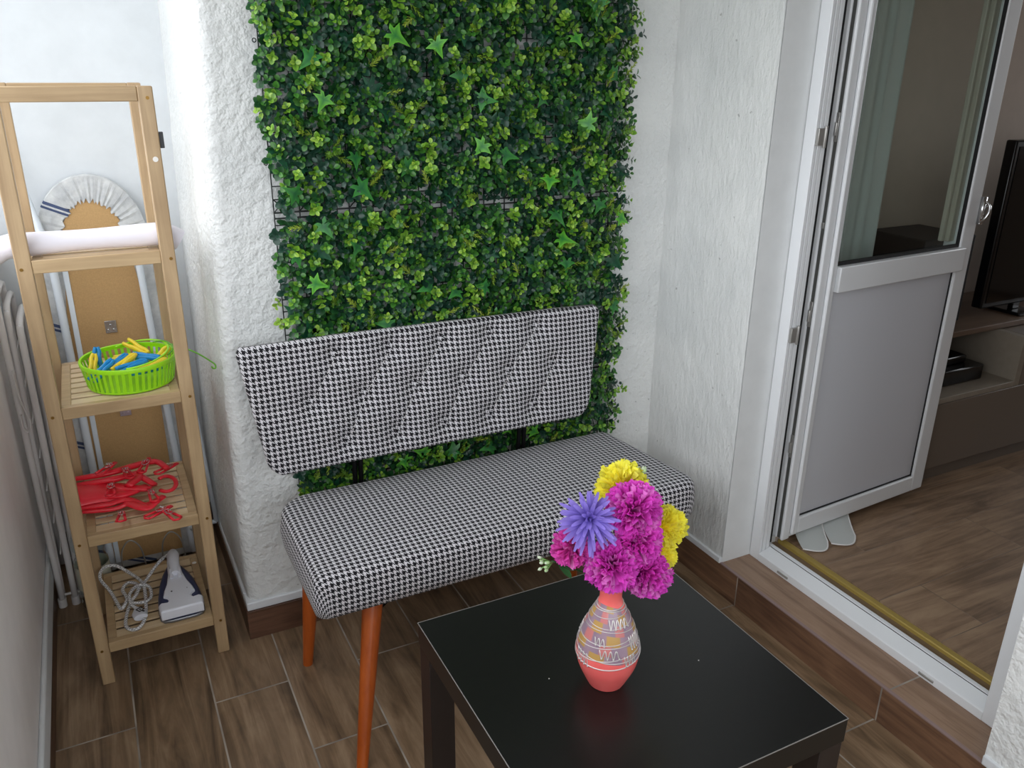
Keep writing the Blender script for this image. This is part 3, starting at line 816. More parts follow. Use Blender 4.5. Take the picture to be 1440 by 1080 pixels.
# tufted backrest, built in its own plane then leaned back
BT = [(0.475 + 0.1363 * k, 0.806) for k in range(5)]; BM = [(0.403 + 0.1328 * k, 0.700) for k in range(6)]; BL = [(0.481 + 0.129 * k, 0.592) for k in range(5)]
buttons = BT + BM + BL
segs = []
for a in BT:
    for b in BM:
        if abs(a[0] - b[0]) < 0.09: segs.append((a, b, 1.0 if b[0] < a[0] else 0.35))
for a in BL:
    for b in BM:
        if abs(a[0] - b[0]) < 0.09: segs.append((a, b, 1.0 if b[0] > a[0] else 0.35))
segs.append((BM[0], (0.262, 0.690), 0.5)); segs.append((BM[-1], (1.185, 0.684), 0.5))
for a in BT: segs.append((a, (a[0] + 0.004, 0.85), 0.2))
for a in BL: segs.append((a, (a[0] - 0.004, 0.54), 0.2))
def sd_seg(px, pz, a, b):
    ax, az = a; bx, bz = b; dx, dz = bx - ax, bz - az; t = max(0, min(1, ((px - ax) * dx + (pz - az) * dz) / (dx * dx + dz * dz)))
    return math.hypot(px - ax - t * dx, pz - az - t * dz)
outl = rounded_poly([(0.288, 0.536), (1.166, 0.536), (1.222, 0.842), (0.243, 0.853)], [0.045, 0.06, 0.022, 0.022], 8)
outl = [Vector(p) for p in outl]
def inside_scale(px, pz):
    return 0
def plane_y(z): return 1.800 + (z - 0.54) * 0.16
# grid over the outline: rows follow height, columns follow width, corners pulled in by clipping to the outline
def span(z):
    xs = []
    n = len(outl)
    for i in range(n):
        a, b = outl[i], outl[(i + 1) % n]
        if (a.y - z) * (b.y - z) <= 0 and abs(a.y - b.y) > 1e-9:
            t = (z - a.y) / (b.y - a.y); xs.append(a.x + (b.x - a.x) * t)
    return (min(xs), max(xs)) if xs else (0.7, 0.75)
mb = MB(); vs = []; uv = []; nu, nv = 230, 90
zlo, zhi = 0.5365, 0.8505
th = 0.024
for j in range(nv + 1):
    t = j / nv; t = 0.5 - 0.5 * math.cos(PI * t) if False else t
    for i in range(nu + 1):
        s_ = i / nu
        # cluster samples towards the rim
        z = zlo + (zhi - zlo) * t
        x0, x1 = span(min(max(z, zlo + 0.0006), zhi - 0.0004)); x = x0 + (x1 - x0) * s_
        zt_top = 0.853 - 0.0112 * (x - 0.243)
        de = min(x - x0, x1 - x, z - 0.536, max(0.0, zt_top - z) if z > 0.8 else 9)
        de = max(de, 0.0)
        e = min(1.0, de / 0.018); puff = math.sqrt(max(0.0, 1 - (1 - e) ** 2))
        d = 0.0
        for b in buttons:
            q = math.hypot(x - b[0], z - b[1])
            if q < 0.08: d = max(d, 0.014 * math.exp(-(q / 0.022) ** 2) + 0.009 * math.exp(-(q / 0.045) ** 2))
        g = 0.0
        for a_, b_, w_ in segs:
            q = sd_seg(x, z, a_, b_)
            if q < 0.04: g = max(g, w_ * (0.0045 * math.exp(-(q / 0.004) ** 2) + 0.0055 * math.exp(-(q / 0.02) ** 2)))
        dep = 0.018 * puff - min(max(d, g), 0.0165) * puff
        vs.append((x, plane_y(z) - dep + 0.020, min(z, zt_top))); uv.append((x + 0.004, z))
fs = [(j * (nu + 1) + i, j * (nu + 1) + i + 1, (j + 1) * (nu + 1) + i + 1, (j + 1) * (nu + 1) + i) for j in range(nv) for i in range(nu)]
base_n = len(vs)
bor = [i for i in range(nu + 1)] + [j * (nu + 1) + nu for j in range(1, nv + 1)] + [nv * (nu + 1) + i for i in range(nu - 1, -1, -1)] + [j * (nu + 1) for j in range(nv - 1, 0, -1)]
for i in bor:
    p = vs[i]; vs.append((p[0], p[1] + 0.007, p[2])); q = uv[i]; cx_, cz_ = 0.73, 0.69
    dv = Vector((q[0] - cx_, q[1] - cz_)).normalized() * 0.016; uv.append((q[0] + dv.x, q[1] + dv.y))
nb = len(bor)
for k in range(nb):
    l = (k + 1) % nb; fs.append((bor[k], bor[l], base_n + l, base_n + k))
fs.append(tuple(base_n + k for k in range(nb)))
mb.add(vs, fs, uv=uv); backrest = mesh_obj('backrest', mb, M['tooth'], bench, smooth=True)
for (bx, bz) in buttons:
    m_ = MB(); cy0 = plane_y(bz) + 0.020 - 0.018 + 0.017
    vs_ = []; uv_ = []
    for ring in range(4):
        rr = 0.0085 * math.sin(ring / 3 * PI / 2); hh = 0.004 * math.cos(ring / 3 * PI / 2)
        for k in range(12):
            a = 2 * PI * k / 12; vs_.append((bx + rr * math.cos(a), cy0 - hh, bz + rr * math.sin(a))); uv_.append((bx + rr * math.cos(a), bz + rr * math.sin(a)))
    m_.add(vs_, [(j * 12 + k, j * 12 + (k + 1) % 12, (j + 1) * 12 + (k + 1) % 12, (j + 1) * 12 + k) for j in range(3) for k in range(12)], uv=uv_)
    mesh_obj('button', m_, M['tooth'], backrest, smooth=True)
# stitches along the diagonal seams
thread = simple('white_thread', rgb(232, 228, 226), 0.6)
for a_, b_, w_ in segs:
    if w_ < 0.9: continue
    m_ = MB()
    L = math.hypot(a_[0] - b_[0], a_[1] - b_[1]); n_ = int(L / 0.009)
    for k in range(2, n_ - 1):
        t0, t1 = k / n_, (k + 0.5) / n_
        pt = lambda t: (a_[0] + (b_[0] - a_[0]) * t, plane_y(a_[1] + (b_[1] - a_[1]) * t) + 0.020 - 0.018 + 0.0085, a_[1] + (b_[1] - a_[1]) * t)
        m_.tube([pt(t0), pt(t1)], 0.0008, 5)
    sub_part(mesh_obj('stitching', m_, thread, backrest), 'dashed white stitching')
legs = [((0.345, 1.385), (0.437, 1.530)), ((1.125, 1.385), (1.033, 1.530)), ((0.325, 1.788), (0.352, 1.742)), ((1.118, 1.780), (1.075, 1.735))]
for (fx, fy), (tx, ty) in legs:
    m_ = MB(); n_ = 10
    m_.tube([(fx + (tx - fx) * k / n_, fy + (ty - fy) * k / n_, 0.358 * k / n_) for k in range(n_ + 1)], [0.0125 + 0.0115 * (k / n_) for k in range(n_ + 1)], 20)
    mesh_obj('leg', m_, M['leg'], bench, smooth='auto')
for x in (0.512, 0.985):
    m_ = MB()
    for dx in (-0.008, 0.008):
        m_.tube(catmull([(x + dx, 1.72, 0.350), (x + dx, 1.852, 0.352), (x + dx, 1.884, 0.38), (x + dx, 1.872, 0.46), (x + dx, 1.868, 0.56), (x + dx, 1.874, 0.62)], 5), 0.0065, 8)
    m_.tube([(x, 1.565, 0.347), (x, 1.84, 0.347)], 0.008, 6)
    mesh_obj('back_support', m_, M['black_metal'], bench, smooth=True)
m_ = MB(); m_.tube([(0.434, 1.52, 0.305), (0.52, 1.545, 0.345)], 0.003, 6); m_.tube([(0.434, 1.52, 0.297), (0.535, 1.55, 0.345)], 0.002, 6); m_.box(0.36, 1.15, 1.54, 1.56, 0.342, 0.357)
m_.tube([(0.31, 1.60, 0.350), (0.30, 1.60, 0.352)], 0.006, 8)
mesh_obj('under_frame', m_, M['black_metal'], bench)

# ---------------------------------------------------------------- low table
tb = thing('side_table', (0.717, 0.981, 0), 'square black low table with thick top and straight square legs', 'table')
mb = MB(); mb.box(0.442, 0.992, 0.706, 1.256, 0.401, 0.45); tt = mesh_obj('tabletop', mb, M['table'], tb, bevel=0.0012)
m_ = MB(); q = 0.0006
for a, b in (((0.442, 0.706), (0.442, 1.256)), ((0.442, 0.706), (0.992, 0.706)), ((0.992, 0.706), (0.992, 1.256)), ((0.442, 1.256), (0.992, 1.256))):
    m_.tube([(a[0], a[1], 0.4496), (b[0], b[1], 0.4496)], 0.0009, 6)
sub_part(mesh_obj('edge_band', m_, M['edge'], tt), 'thin pale worn edge')
for x, y in ((0.593, 1.008), (0.86, 0.93)):
    m_ = MB(); m_.lathe([(0.0012, 0.4502), (0.0012, 0.4508)], x, y, 8)
    mesh_obj('speck', m_, M['white_sticker'], tt)
for x0 in (0.444, 0.940):
    for y0 in (0.708, 1.204):
        mb = MB(); mb.box(x0, x0 + 0.05, y0, y0 + 0.05, 0, 0.4008); mesh_obj('leg', mb, M['table_leg'], tb, bevel=0.001)

# ---------------------------------------------------------------- vase
VX, VY = 0.681, 0.962
va = thing('vase', (VX, VY, 0.4505), 'coral pink glazed vase with silver relief swirls on the black table', 'vase')
prof = [(0.000, 0.0), (0.032, 0.0), (0.038, 0.004), (0.048, 0.022), (0.0575, 0.042), (0.0625, 0.062), (0.063, 0.075), (0.060, 0.090), (0.053, 0.110), (0.044, 0.130), (0.034, 0.148), (0.0265, 0.160), (0.0225, 0.170), (0.0215, 0.178), (0.0225, 0.188), (0.026, 0.198), (0.0295, 0.205)]
prof = [(r_ * 0.87, z_) for r_, z_ in prof]
vprof = catmull([(r_, 0, z_) for r_, z_ in prof], 4)
def vr(h):
    for a, b in zip(vprof, vprof[1:]):
        if a.z <= h <= b.z and b.z > a.z: return a.x + (b.x - a.x) * (h - a.z) / (b.z - a.z)
    return vprof[-1].x
mb = MB(); pf = [(p.x, 0.4505 + p.z) for p in vprof] + [(0.0240, 0.4505 + 0.2052), (0.0165, 0.4505 + 0.18), (0.026, 0.4505 + 0.14), (0.0, 0.4505 + 0.12)]
mb.lathe([(max(r_, 0.0001), z_) for r_, z_ in pf], VX, VY, 56)
def vase_mat():
    t = NT('vase_glaze'); o = t.obj(); s = t.n('ShaderNodeSeparateXYZ'); t.l(o, s.inputs[0])
    at = t.mth('ARCTAN2', s.outputs[1], s.outputs[0])
    h = t.mth('ADD', s.outputs[2], t.mth('MULTIPLY', t.mth('SINE', t.mth('ADD', at, 1.2)), 0.008))
    n = t.noise(o, 30, 3, 0.5).outputs[0]
    coral = t.mix(n, rgb(240, 92, 92), rgb(248, 122, 116))
    seg = t.mth('SINE', t.mth('ADD', t.mth('MULTIPLY', at, 3.0), t.mth('MULTIPLY', t.mth('FLOOR', t.mth('MULTIPLY', h, 60.0)), 2.3)))
    band = t.ramp(t.mth('ADD', t.mth('MULTIPLY', seg, 0.5), 0.5), [(0.06, rgb(196, 118, 116)), (0.12, rgb(140, 118, 136)), (0.82, rgb(156, 130, 144)), (0.88, rgb(182, 144, 80))])
    lowmask = t.mth('GREATER_THAN', h, 0.070); hi = t.mth('LESS_THAN', h, 0.160)
    m_ = t.mth('MULTIPLY', lowmask, hi)
    t.l(t.mix(m_, coral, band), t.b.inputs['Base Color']); t.set(Roughness=0.32)
    t.b.inputs['Coat Weight'].default_value = 0.3
    return t.m
mesh_obj('vase_body', mb, vase_mat(), va, smooth='auto')
m_ = MB()
def ring_at(h0, amp, ph, r_=0.0008, a0=0, a1=2 * PI, amp2=0.0):
    P = []
    n_ = int(40 * (a1 - a0) / (2 * PI)) + 2
    for k in range(n_ + 1):
        a = a0 + (a1 - a0) * k / n_; h = h0 + amp * math.sin(a + ph) + amp2 * math.sin(5 * a + ph * 3)
        rr_ = vr(h) + 0.0003; P.append((VX + rr_ * math.cos(a), VY + rr_ * math.sin(a), 0.4505 + h))
    m_.tube(P, r_, 6)
ring_at(0.070, 0.006, 1.2, 0.0012); ring_at(0.080, 0.008, 2.4); ring_at(0.084, 0.006, 0.2); ring_at(0.098, 0.007, 3.0); ring_at(0.112, 0.006, 1.4)
ring_at(0.124, 0.005, 4.0); ring_at(0.137, 0.004, 0.8, 0.0008); ring_at(0.150, 0.003, 2.0, 0.0008); ring_at(0.163, 0.002, 1.0, 0.0012); ring_at(0.156, 0.003, 3.6, 0.0010)
def zigzag(a0, a1, h0, h1, n_):
    P = []
    for k in range(n_ + 1):
        a = a0 + (a1 - a0) * k / n_; h = h0 if k % 2 else h1; rr_ = vr(h) + 0.0006
        P.append((VX + rr_ * math.cos(a), VY + rr_ * math.sin(a), 0.4505 + h))
    m_.tube(catmull(P, 4), 0.0011, 6)
    for k in range(1, n_ + 1, 2): 
        q = P[k]; m_.tube([(q[0], q[1], q[2] - 0.001), (q[0] * 1.0, q[1], q[2] + 0.0015)], 0.0016, 6)
zigzag(-2.45, -1.80, 0.086, 0.100, 7); zigzag(-1.35, -0.75, 0.095, 0.118, 9); zigzag(-1.62, -1.2, 0.070, 0.088, 7); zigzag(-2.2, -1.2, 0.133, 0.148, 9); zigzag(-3.3, -2.8, 0.062, 0.085, 7); zigzag(-2.7, -2.3, 0.106, 0.118, 5)
zigzag(0.4, 1.3, 0.076, 0.095, 9); zigzag(1.8, 2.6, 0.100, 0.118, 9)
mesh_obj('silver_relief', m_, simple('silver_glaze', rgb(214, 208, 206), 0.28, 0.55), va, smooth=True)
m_ = MB(); m_.tube([(VX + 0.0249 * math.cos(a * PI / 18), VY + 0.0249 * math.sin(a * PI / 18), 0.4505 + 0.2052) for a in range(36)], 0.0014, 6, closed=True)
sub_part(mesh_obj('rim', m_, simple('white_rim', rgb(238, 230, 222), 0.35), va, smooth=True), 'thin white rim')

# ---------------------------------------------------------------- flowers
def carnation(name, c, axis, R, cin, cout, label, group, seed, layers=7, frill=0.16):
    rs = random.Random(seed)
    root = thing(name, (c[0], c[1], c[2]), label, 'artificial flower', group)
    ax = Vector(axis).normalized(); b1, b2 = frame_for(ax); m_ = MB(); m_.open = True
    core = -ax * (R * 0.45)
    for L in range(layers):
        th_ = 0.10 + 1.75 * (L / (layers - 1)) ** 0.9
        n_ = int(8 + 17 * math.sin(min(th_, PI / 2))) + (2 if L > 2 else 0)
        for k in range(n_):
            a = 2 * PI * (k + 0.5 * (L % 2)) / n_ + rs.uniform(-0.2, 0.2); t_ = th_ + rs.uniform(-0.10, 0.10)
            rad = b1 * math.cos(a) + b2 * math.sin(a)
            d = (ax * math.cos(t_) + rad * math.sin(t_)).normalized(); outw = (rad * math.cos(t_) - ax * math.sin(t_)).normalized(); sd = d.cross(outw).normalized()
            Rl = R * (0.90 + 0.18 * rs.random()) * (1.0 if t_ < 1.3 else 1.08); W = R * rs.uniform(0.30, 0.46)
            ph = rs.uniform(0, 6.28); nu_, nv_ = 8, 5; vs_ = []; cs_ = []; j_ = rs.uniform(0.86, 1.12); streak = rs.random() < 0.22
            for v in range(nv_ + 1):
                t = v / nv_
                for u in range(nu_ + 1):
                    s_ = (u / nu_ - 0.5) * 2
                    w = W * (0.18 + 0.82 * t ** 0.8)
                    ln = Rl * (0.15 + 0.85 * t) * (1 - 0.10 * s_ * s_ * t) + 0.06 * R * math.sin(ph * 2 + s_ * 9) * t ** 3
                    off = frill * 0.6 * R * math.sin(ph + s_ * 6.5) * t ** 2 - 0.22 * R * (1 - t) * 0 + (0.20 * R * t ** 3) + 0.10 * R * s_ * s_ * t
                    P = Vector(core) * (1 - t) + d * ln * 0.98 + sd * (s_ * w * 0.6) + outw * off
                    vs_.append(P)
                    f_ = t ** 1.5
                    col_ = [cin[i] * (1 - f_) + cout[i] * f_ for i in range(3)]
                    if streak: col_ = [q * 0.6 + 0.4 * w_ for q, w_ in zip(col_, (0.85, 0.45, 0.75) if cin[2] > 0.2 else (0.9, 0.85, 0.2))]
                    cs_.append((col_[0] * j_, col_[1] * j_, col_[2] * j_, 1))
            fs_ = [(v * (nu_ + 1) + u, v * (nu_ + 1) + u + 1, (v + 1) * (nu_ + 1) + u + 1, (v + 1) * (nu_ + 1) + u) for v in range(nv_) for u in range(nu_)]
            m_.add(vs_, fs_, col=cs_)
    mesh_obj('petals', m_, M['petal'], root, local=True, smooth=True)
    stem_to(root, ax, R)
    return root
def stem_to(root, ax, R):
    c = Vector(root.location); m_ = MB()
    mouth = Vector((VX + max(-0.012, min(0.012, (c.x - VX) * 0.25)), VY + max(-0.012, min(0.012, (c.y - VY) * 0.25)), 0.652))
    P = catmull([c - ax * R * 0.5, c - ax * R * 1.0, mouth * 0.7 + (c - ax * R) * 0.3 + Vector((0, 0, 0.004)), mouth, mouth + Vector((0, 0, -0.045))], 5)
    m_.tube(P, 0.0016, 6); mesh_obj('stem', m_, M['stem'], root, smooth=True)
    m2 = MB(); q = c - ax * R * 0.42; m2.tube([q, q - ax * R * 0.3], [R * 0.30, R * 0.08], 10); mesh_obj('calyx', m2, M['stem'], root, smooth=True)
mag_in, mag_out = rgb(214, 34, 176), rgb(240, 92, 220)
G1 = 'magenta carnations in the vase'
carnation('carnation', (0.697, 0.936, 0.800), (0.15, -0.6, 0.75), 0.044, mag_in, mag_out, 'magenta carnation at the top centre of the bouquet, largest bloom', G1, 11)
carnation('carnation', (0.699, 0.922, 0.748), (0.3, -0.9, 0.25), 0.040, mag_in, mag_out, 'magenta carnation in the middle, below the topmost magenta bloom', G1, 12)
carnation('carnation', (0.646, 0.915, 0.720), (-0.3, -0.9, 0.1), 0.040, mag_in, mag_out, 'magenta carnation hanging low at the left over the vase rim', G1, 13)
carnation('carnation', (0.712, 0.905, 0.692), (0.45, -0.85, -0.2), 0.037, mag_in, mag_out, 'magenta carnation drooping lowest right beside the vase neck', G1, 14)
carnation('carnation', (0.600, 0.965, 0.738), (-0.85, -0.4, -0.2), 0.031, rgb(206, 40, 158), rgb(240, 96, 200), 'small pink magenta carnation at the far left under the purple aster', G1, 15, layers=5)
yi, yo = rgb(255, 236, 60), rgb(255, 250, 96)
G2 = 'yellow carnations in the vase'
carnation('carnation', (0.716, 1.000, 0.806), (-0.15, 0.1, 0.95), 0.043, yi, yo, 'yellow carnation at the top back of the bouquet', G2, 21, layers=6)
carnation('carnation', (0.798, 0.978, 0.722), (0.85, -0.05, 0.35), 0.036, yi, yo, 'yellow carnation at the right side of the bouquet', G2, 22, layers=6)
carnation('carnation', (0.785, 0.968, 0.672), (0.9, 0.0, -0.3), 0.028, yi, yo, 'small yellow carnation low at the right behind the magenta blooms', G2, 23, layers=5)
# purple aster
root = thing('aster', (0.613, 0.935, 0.803), 'purple spider aster with long thin petals at the left of the bouquet', 'artificial flower')
ax = Vector((-0.3, -0.65, 0.6)).normalized(); b1, b2 = frame_for(ax); m_ = MB(); m_.open = True; rs = random.Random(5)
for L, (t_, n_, Lg) in enumerate(((0.15, 5, 0.020), (0.45, 10, 0.030), (0.8, 13, 0.040), (1.15, 16, 0.048), (1.45, 18, 0.052), (1.8, 16, 0.052))):
    for k in range(n_):
        a = 2 * PI * k / n_ + rs.uniform(-0.12, 0.12) + L * 0.3; tt_ = t_ + rs.uniform(-0.12, 0.12)
        rad = b1 * math.cos(a) + b2 * math.sin(a); d = (ax * math.cos(tt_) + rad * math.sin(tt_)).normalized(); ow = (rad * math.cos(tt_) - ax * math.sin(tt_)).normalized(); sd = d.cross(ow).normalized()
        Ln = Lg * rs.uniform(0.85, 1.1); bend = rs.uniform(-0.004, 0.012); vs_ = []; cs_ = []
        for v in range(6):
            t = v / 5; w = 0.0020 + 0.0013 * math.sin(PI * min(1, t * 0.9)) if v < 5 else 0.0015
            c_ = d * (Ln * t) + ow * (bend * t * t) + Vector((0, 0, -0.006 * t * t))
            for s_, lift in ((-1, 0.0011), (0, 0), (1, 0.0011)): vs_.append(c_ + sd * (s_ * w) - ow * lift + (ow * 0.0))
            cc = [rgb(78, 58, 164)[i] * (1 - t) + rgb(164, 144, 232)[i] * t for i in range(3)]; j_ = rs.uniform(0.9, 1.1)
            cs_ += [(cc[0] * j_, cc[1] * j_, cc[2] * j_, 1)] * 3
        m_.add(vs_, [(v * 3 + u, v * 3 + u + 1, v * 3 + u + 4, v * 3 + u + 3) for v in range(5) for u in range(2)], col=cs_)
mesh_obj('petals', m_, M['petal'], root, local=True, smooth=True); stem_to(root, ax, 0.03)
# small budding sprigs
def bud_sprig(loc, ax, label, leafy, seed):
    rs = random.Random(seed); root = thing('bud_sprig', loc, label, 'artificial flower', 'green and white bud sprigs in the vase')
    ax = Vector(ax).normalized(); b1, b2 = frame_for(ax); m_ = MB(); m2 = MB(); m3 = MB()
    for k in range(9):
        a = rs.uniform(0, 6.28); s_ = rs.uniform(0.2, 0.7); d = (ax + (b1 * math.cos(a) + b2 * math.sin(a)) * s_).normalized(); L = rs.uniform(0.014, 0.024)
        m_.tube([(0, 0, 0), tuple(d * L * 0.6), tuple(d * L)], [0.0008, 0.0008, 0.001], 5)
        m2.tube([tuple(d * L), tuple(d * (L + 0.002)), tuple(d * (L + 0.005)), tuple(d * (L + 0.0075))], [0.001, 0.0026, 0.0024, 0.0006], 8, col=rgb(196, 222, 170) if k % 2 else rgb(226, 236, 214))
    mesh_obj('twigs', m_, simple('pale_green', rgb(120, 168, 90), 0.5), root, local=True, smooth=True); mesh_obj('buds', m2, M['petal'], root, local=True, smooth=True)
    if leafy:
        m3.open = True
        for d, L in (((0.35, -0.4, -0.35), 0.032), ((0.9, -0.3, -0.35), 0.034)):
            d = Vector(d).normalized(); leaf_blade(m3, Vector((0.008, 0.0, -0.004)), d, Vector((0, -0.5, 1)), L, 0.014, rgb(28, 70, 36), rgb(50, 98, 52))
        mesh_obj('leaf', m3, M['leafm'], root, local=True, smooth=True)
    stem_to(root, ax, 0.004); 
    for ch in list(root.children):
        if ch.name.startswith('calyx'): bpy.data.objects.remove(ch)
bud_sprig((0.572, 0.972, 0.716), (-0.9, -0.1, 0.15), 'sprig of tiny white-green buds with dark leaves at the bouquet left', True, 3)
bud_sprig((0.738, 0.988, 0.815), (0.25, 0.1, 0.95), 'sprig of tiny pale green buds at the top of the bouquet', False, 4)

# ---------------------------------------------------------------- bamboo shelf
sh = thing('bamboo_shelf', (0, 2.095, 0), 'tall narrow light bamboo shelf with four slatted levels by the alcove', 'shelf')
SX, SY0, SY1, SH = 0.153, 1.93, 2.262, 1.409
for sx in (-1, 1):
    for (y0, y1) in ((SY0, SY0 + 0.02), (SY1 - 0.02, SY1)):
        mb = MB(); a, b = sorted((sx * SX, sx * (SX - 0.030))); mb.box(a, b, y0, y1, 0, SH); mesh_obj('post', mb, M['bamboo'], sh, bevel=0.0025)
for y0 in (SY0 + 0.0005, SY1 - 0.0195):
    mb = MB(); mb.box(-SX + 0.0302, SX - 0.0302, y0, y0 + 0.018, SH - 0.030, SH - 0.0005); mesh_obj('top_rail', mb, M['bamboo_x'], sh, bevel=0.002)
levels = [0.118, 0.419, 0.744, 1.072]
for z in levels:
    root = None
    mb = MB()
    for y0 in (SY0 + 0.001, SY1 - 0.019): mb.box(-SX + 0.0302, SX - 0.0302, y0, y0 + 0.018, z - 0.028, z)
    for sx in (-1, 1):
        a, b = sorted((sx * (SX - 0.0302), sx * (SX - 0.0502))); mb.box(a, b, SY0 + 0.0195, SY1 - 0.0195, z - 0.012, z - 0.0005)
    rails = mesh_obj('shelf_frame', mb, M['bamboo_x'], sh, bevel=0.0015)
    mb = MB(); n_ = 8; y = SY0 + 0.0195; tot = SY1 - SY0 - 0.039; w = tot / n_
    for k in range(n_): mb.box(-SX + 0.0503, SX - 0.0503, y + k * w + (0.0 if k == 0 else 0.0055), y + (k + 1) * w - (0 if k == n_ - 1 else 0.0055), z - 0.0055, z - 0.0007)
    mesh_obj('slats', mb, M['slat'], rails, bevel=0.001)
for (x, z) in ((0.141, 1.386), (-0.141, 1.386), (-0.143, 1.055), (0.143, 1.053), (-0.142, 0.726), (0.142, 0.728), (-0.141, 0.402), (0.142, 0.403), (0.140, 0.100), (-0.140, 0.100)):
    m_ = MB(); m_.tube([(x, SY0 + 0.001, z), (x, SY0 - 0.0008, z)], 0.0036, 12); m_.tube([(x, SY0 - 0.0008, z), (x, SY0 - 0.0012, z)], 0.0012, 6); mesh_obj('screw', m_, M['screw'], sh)
m_ = MB(); m_.tube([(0.140, SY0, 1.264), (0.140, SY0 - 0.0007, 1.264)], 0.0055, 16); m_.box(0.138, 0.142, SY0 - 0.0009, SY0 - 0.0007, 1.2615, 1.2665)
sub_part(mesh_obj('sticker', m_, M['white_sticker'], sh), 'small round white sticker')
m_ = MB(); m_.lathe([(0.006, 0.1182), (0.006, 0.1187)], 0.112, 1.99 + 0.22, 14); sub_part(mesh_obj('sticker', m_, M['white_sticker'], sh), 'small round white sticker on the lowest level')
m_ = MB(); m_.box(0.1535, 0.1625, SY0 + 0.012, SY0 + 0.02, 1.285, 1.318); sub_part(mesh_obj('wall_bracket', m_, simple('grey_bracket', rgb(70, 72, 76), 0.5), sh, bevel=0.001), 'dark grey plastic tab')

# white roll on the upper level
m_ = MB(); P = []; R_ = []; nn = 40
for k in range(nn + 1):
    t = k / nn; x = -0.212 + 0.382 * t
    z = 1.0965 + 0.004 * t - (0.024 * max(0, (0.16 - t) / 0.16) ** 1.5) - (0.018 * max(0, (t - 0.90) / 0.10) ** 1.5)
    P.append((x, 1.979 + 0.003 * math.sin(t * 3), z)); R_.append(0.0232 + 0.0015 * math.sin(t * 9) + (0.002 * math.sin(t * 37) if t < 0.12 else 0))
m_.tube(P, R_, 26)
tag(mesh_obj('cloth_roll', m_, M['roll'], smooth='auto'), 'white rolled-up cloth lying across the upper shelf level', 'cloth')

# ---------------------------------------------------------------- lime basket with clothespins
BX, BY, BZ = 0.028, 2.048, 0.7445
bk = thing('peg_basket', (BX, BY, BZ), 'round lime green slotted plastic basket on the second shelf level', 'basket')
Rt, Rb, BH = 0.104, 0.094, 0.064
m_ = MB(); m_.lathe([(0.02, BZ + 0.001), (Rb, BZ + 0.001), (Rb + 0.0015, BZ + 0.004), (Rb + 0.0012, BZ + 0.006), (Rb - 0.003, BZ + 0.0045), (0.02, BZ + 0.0035)], BX, BY, 48)
for k in range(46):
    a = 2 * PI * k / 46; r0, r1 = Rb + 0.0005, Rt - 0.0005
    ca, sa = math.cos(a), math.sin(a); t0 = Vector((-sa, ca, 0)) * 0.0034; o_ = Vector((ca, sa, 0)) * 0.0008
    a1 = a + 0.03; ca1, sa1 = math.cos(a1), math.sin(a1); t1 = Vector((-sa1, ca1, 0)) * 0.0034
    p0 = Vector((BX + r0 * ca, BY + r0 * sa, BZ + 0.004)); p1 = Vector((BX + r1 * ca1, BY + r1 * sa1, BZ + BH - 0.008))
    m_.add([p0 - t0 - o_, p0 + t0 - o_, p0 + t0 + o_, p0 - t0 + o_, p1 - t1 - o_, p1 + t1 - o_, p1 + t1 + o_, p1 - t1 + o_], [(0, 1, 5, 4), (1, 2, 6, 5), (2, 3, 7, 6), (3, 0, 4, 7), (0, 3, 2, 1), (4, 5, 6, 7)])
mesh_obj('basket_body', m_, M['lime'], bk)
m_ = MB(); m_.lathe([(Rt - 0.002, BZ + BH - 0.011), (Rt + 0.001, BZ + BH - 0.011), (Rt + 0.0022, BZ + BH - 0.002), (Rt + 0.001, BZ + BH), (Rt - 0.0035, BZ + BH - 0.001), (Rt - 0.002, BZ + BH - 0.011)], BX, BY, 56, caps=(False, False))
mesh_obj('rim', m_, M['lime'], bk, smooth='auto')
m_ = MB(); P = []
for k in range(29):
    a = -0.62 * PI + 1.24 * PI * k / 28 + 0.1
    P.append((BX + 0.012 + (Rt - 0.014) * math.cos(a) * 0.86, BY + (Rt - 0.004) * math.sin(a), BZ + BH + 0.002 + 0.010 * math.cos(a)))
m_.tube(P, 0.0028, 8, flat=0.7); mesh_obj('handle', m_, M['lime'], bk, smooth=True)
m_ = MB(); m_.tube(catmull([(BX + 0.088, BY + 0.01, BZ + BH + 0.012), (0.135, 2.04, 0.822), (0.175, 2.01, 0.806), (0.205, 1.985, 0.786), (0.2115, 1.978, 0.779), (0.2105, 1.972, 0.7735), (0.205, 1.974, 0.7735), (0.203, 1.978, 0.777)], 6), 0.0019, 8)
m_.tube(catmull([(BX + 0.06, BY + 0.05, BZ + BH + 0.01), (BX + 0.085, BY + 0.03, BZ + BH + 0.016), (BX + 0.10, BY - 0.02, BZ + BH + 0.012), (BX + 0.085, BY - 0.05, BZ + BH + 0.006)], 6), 0.0018, 6)
sub_part(mesh_obj('hanging_hook', m_, M['darklime'], bk, smooth=True), 'darker green hanging hook')
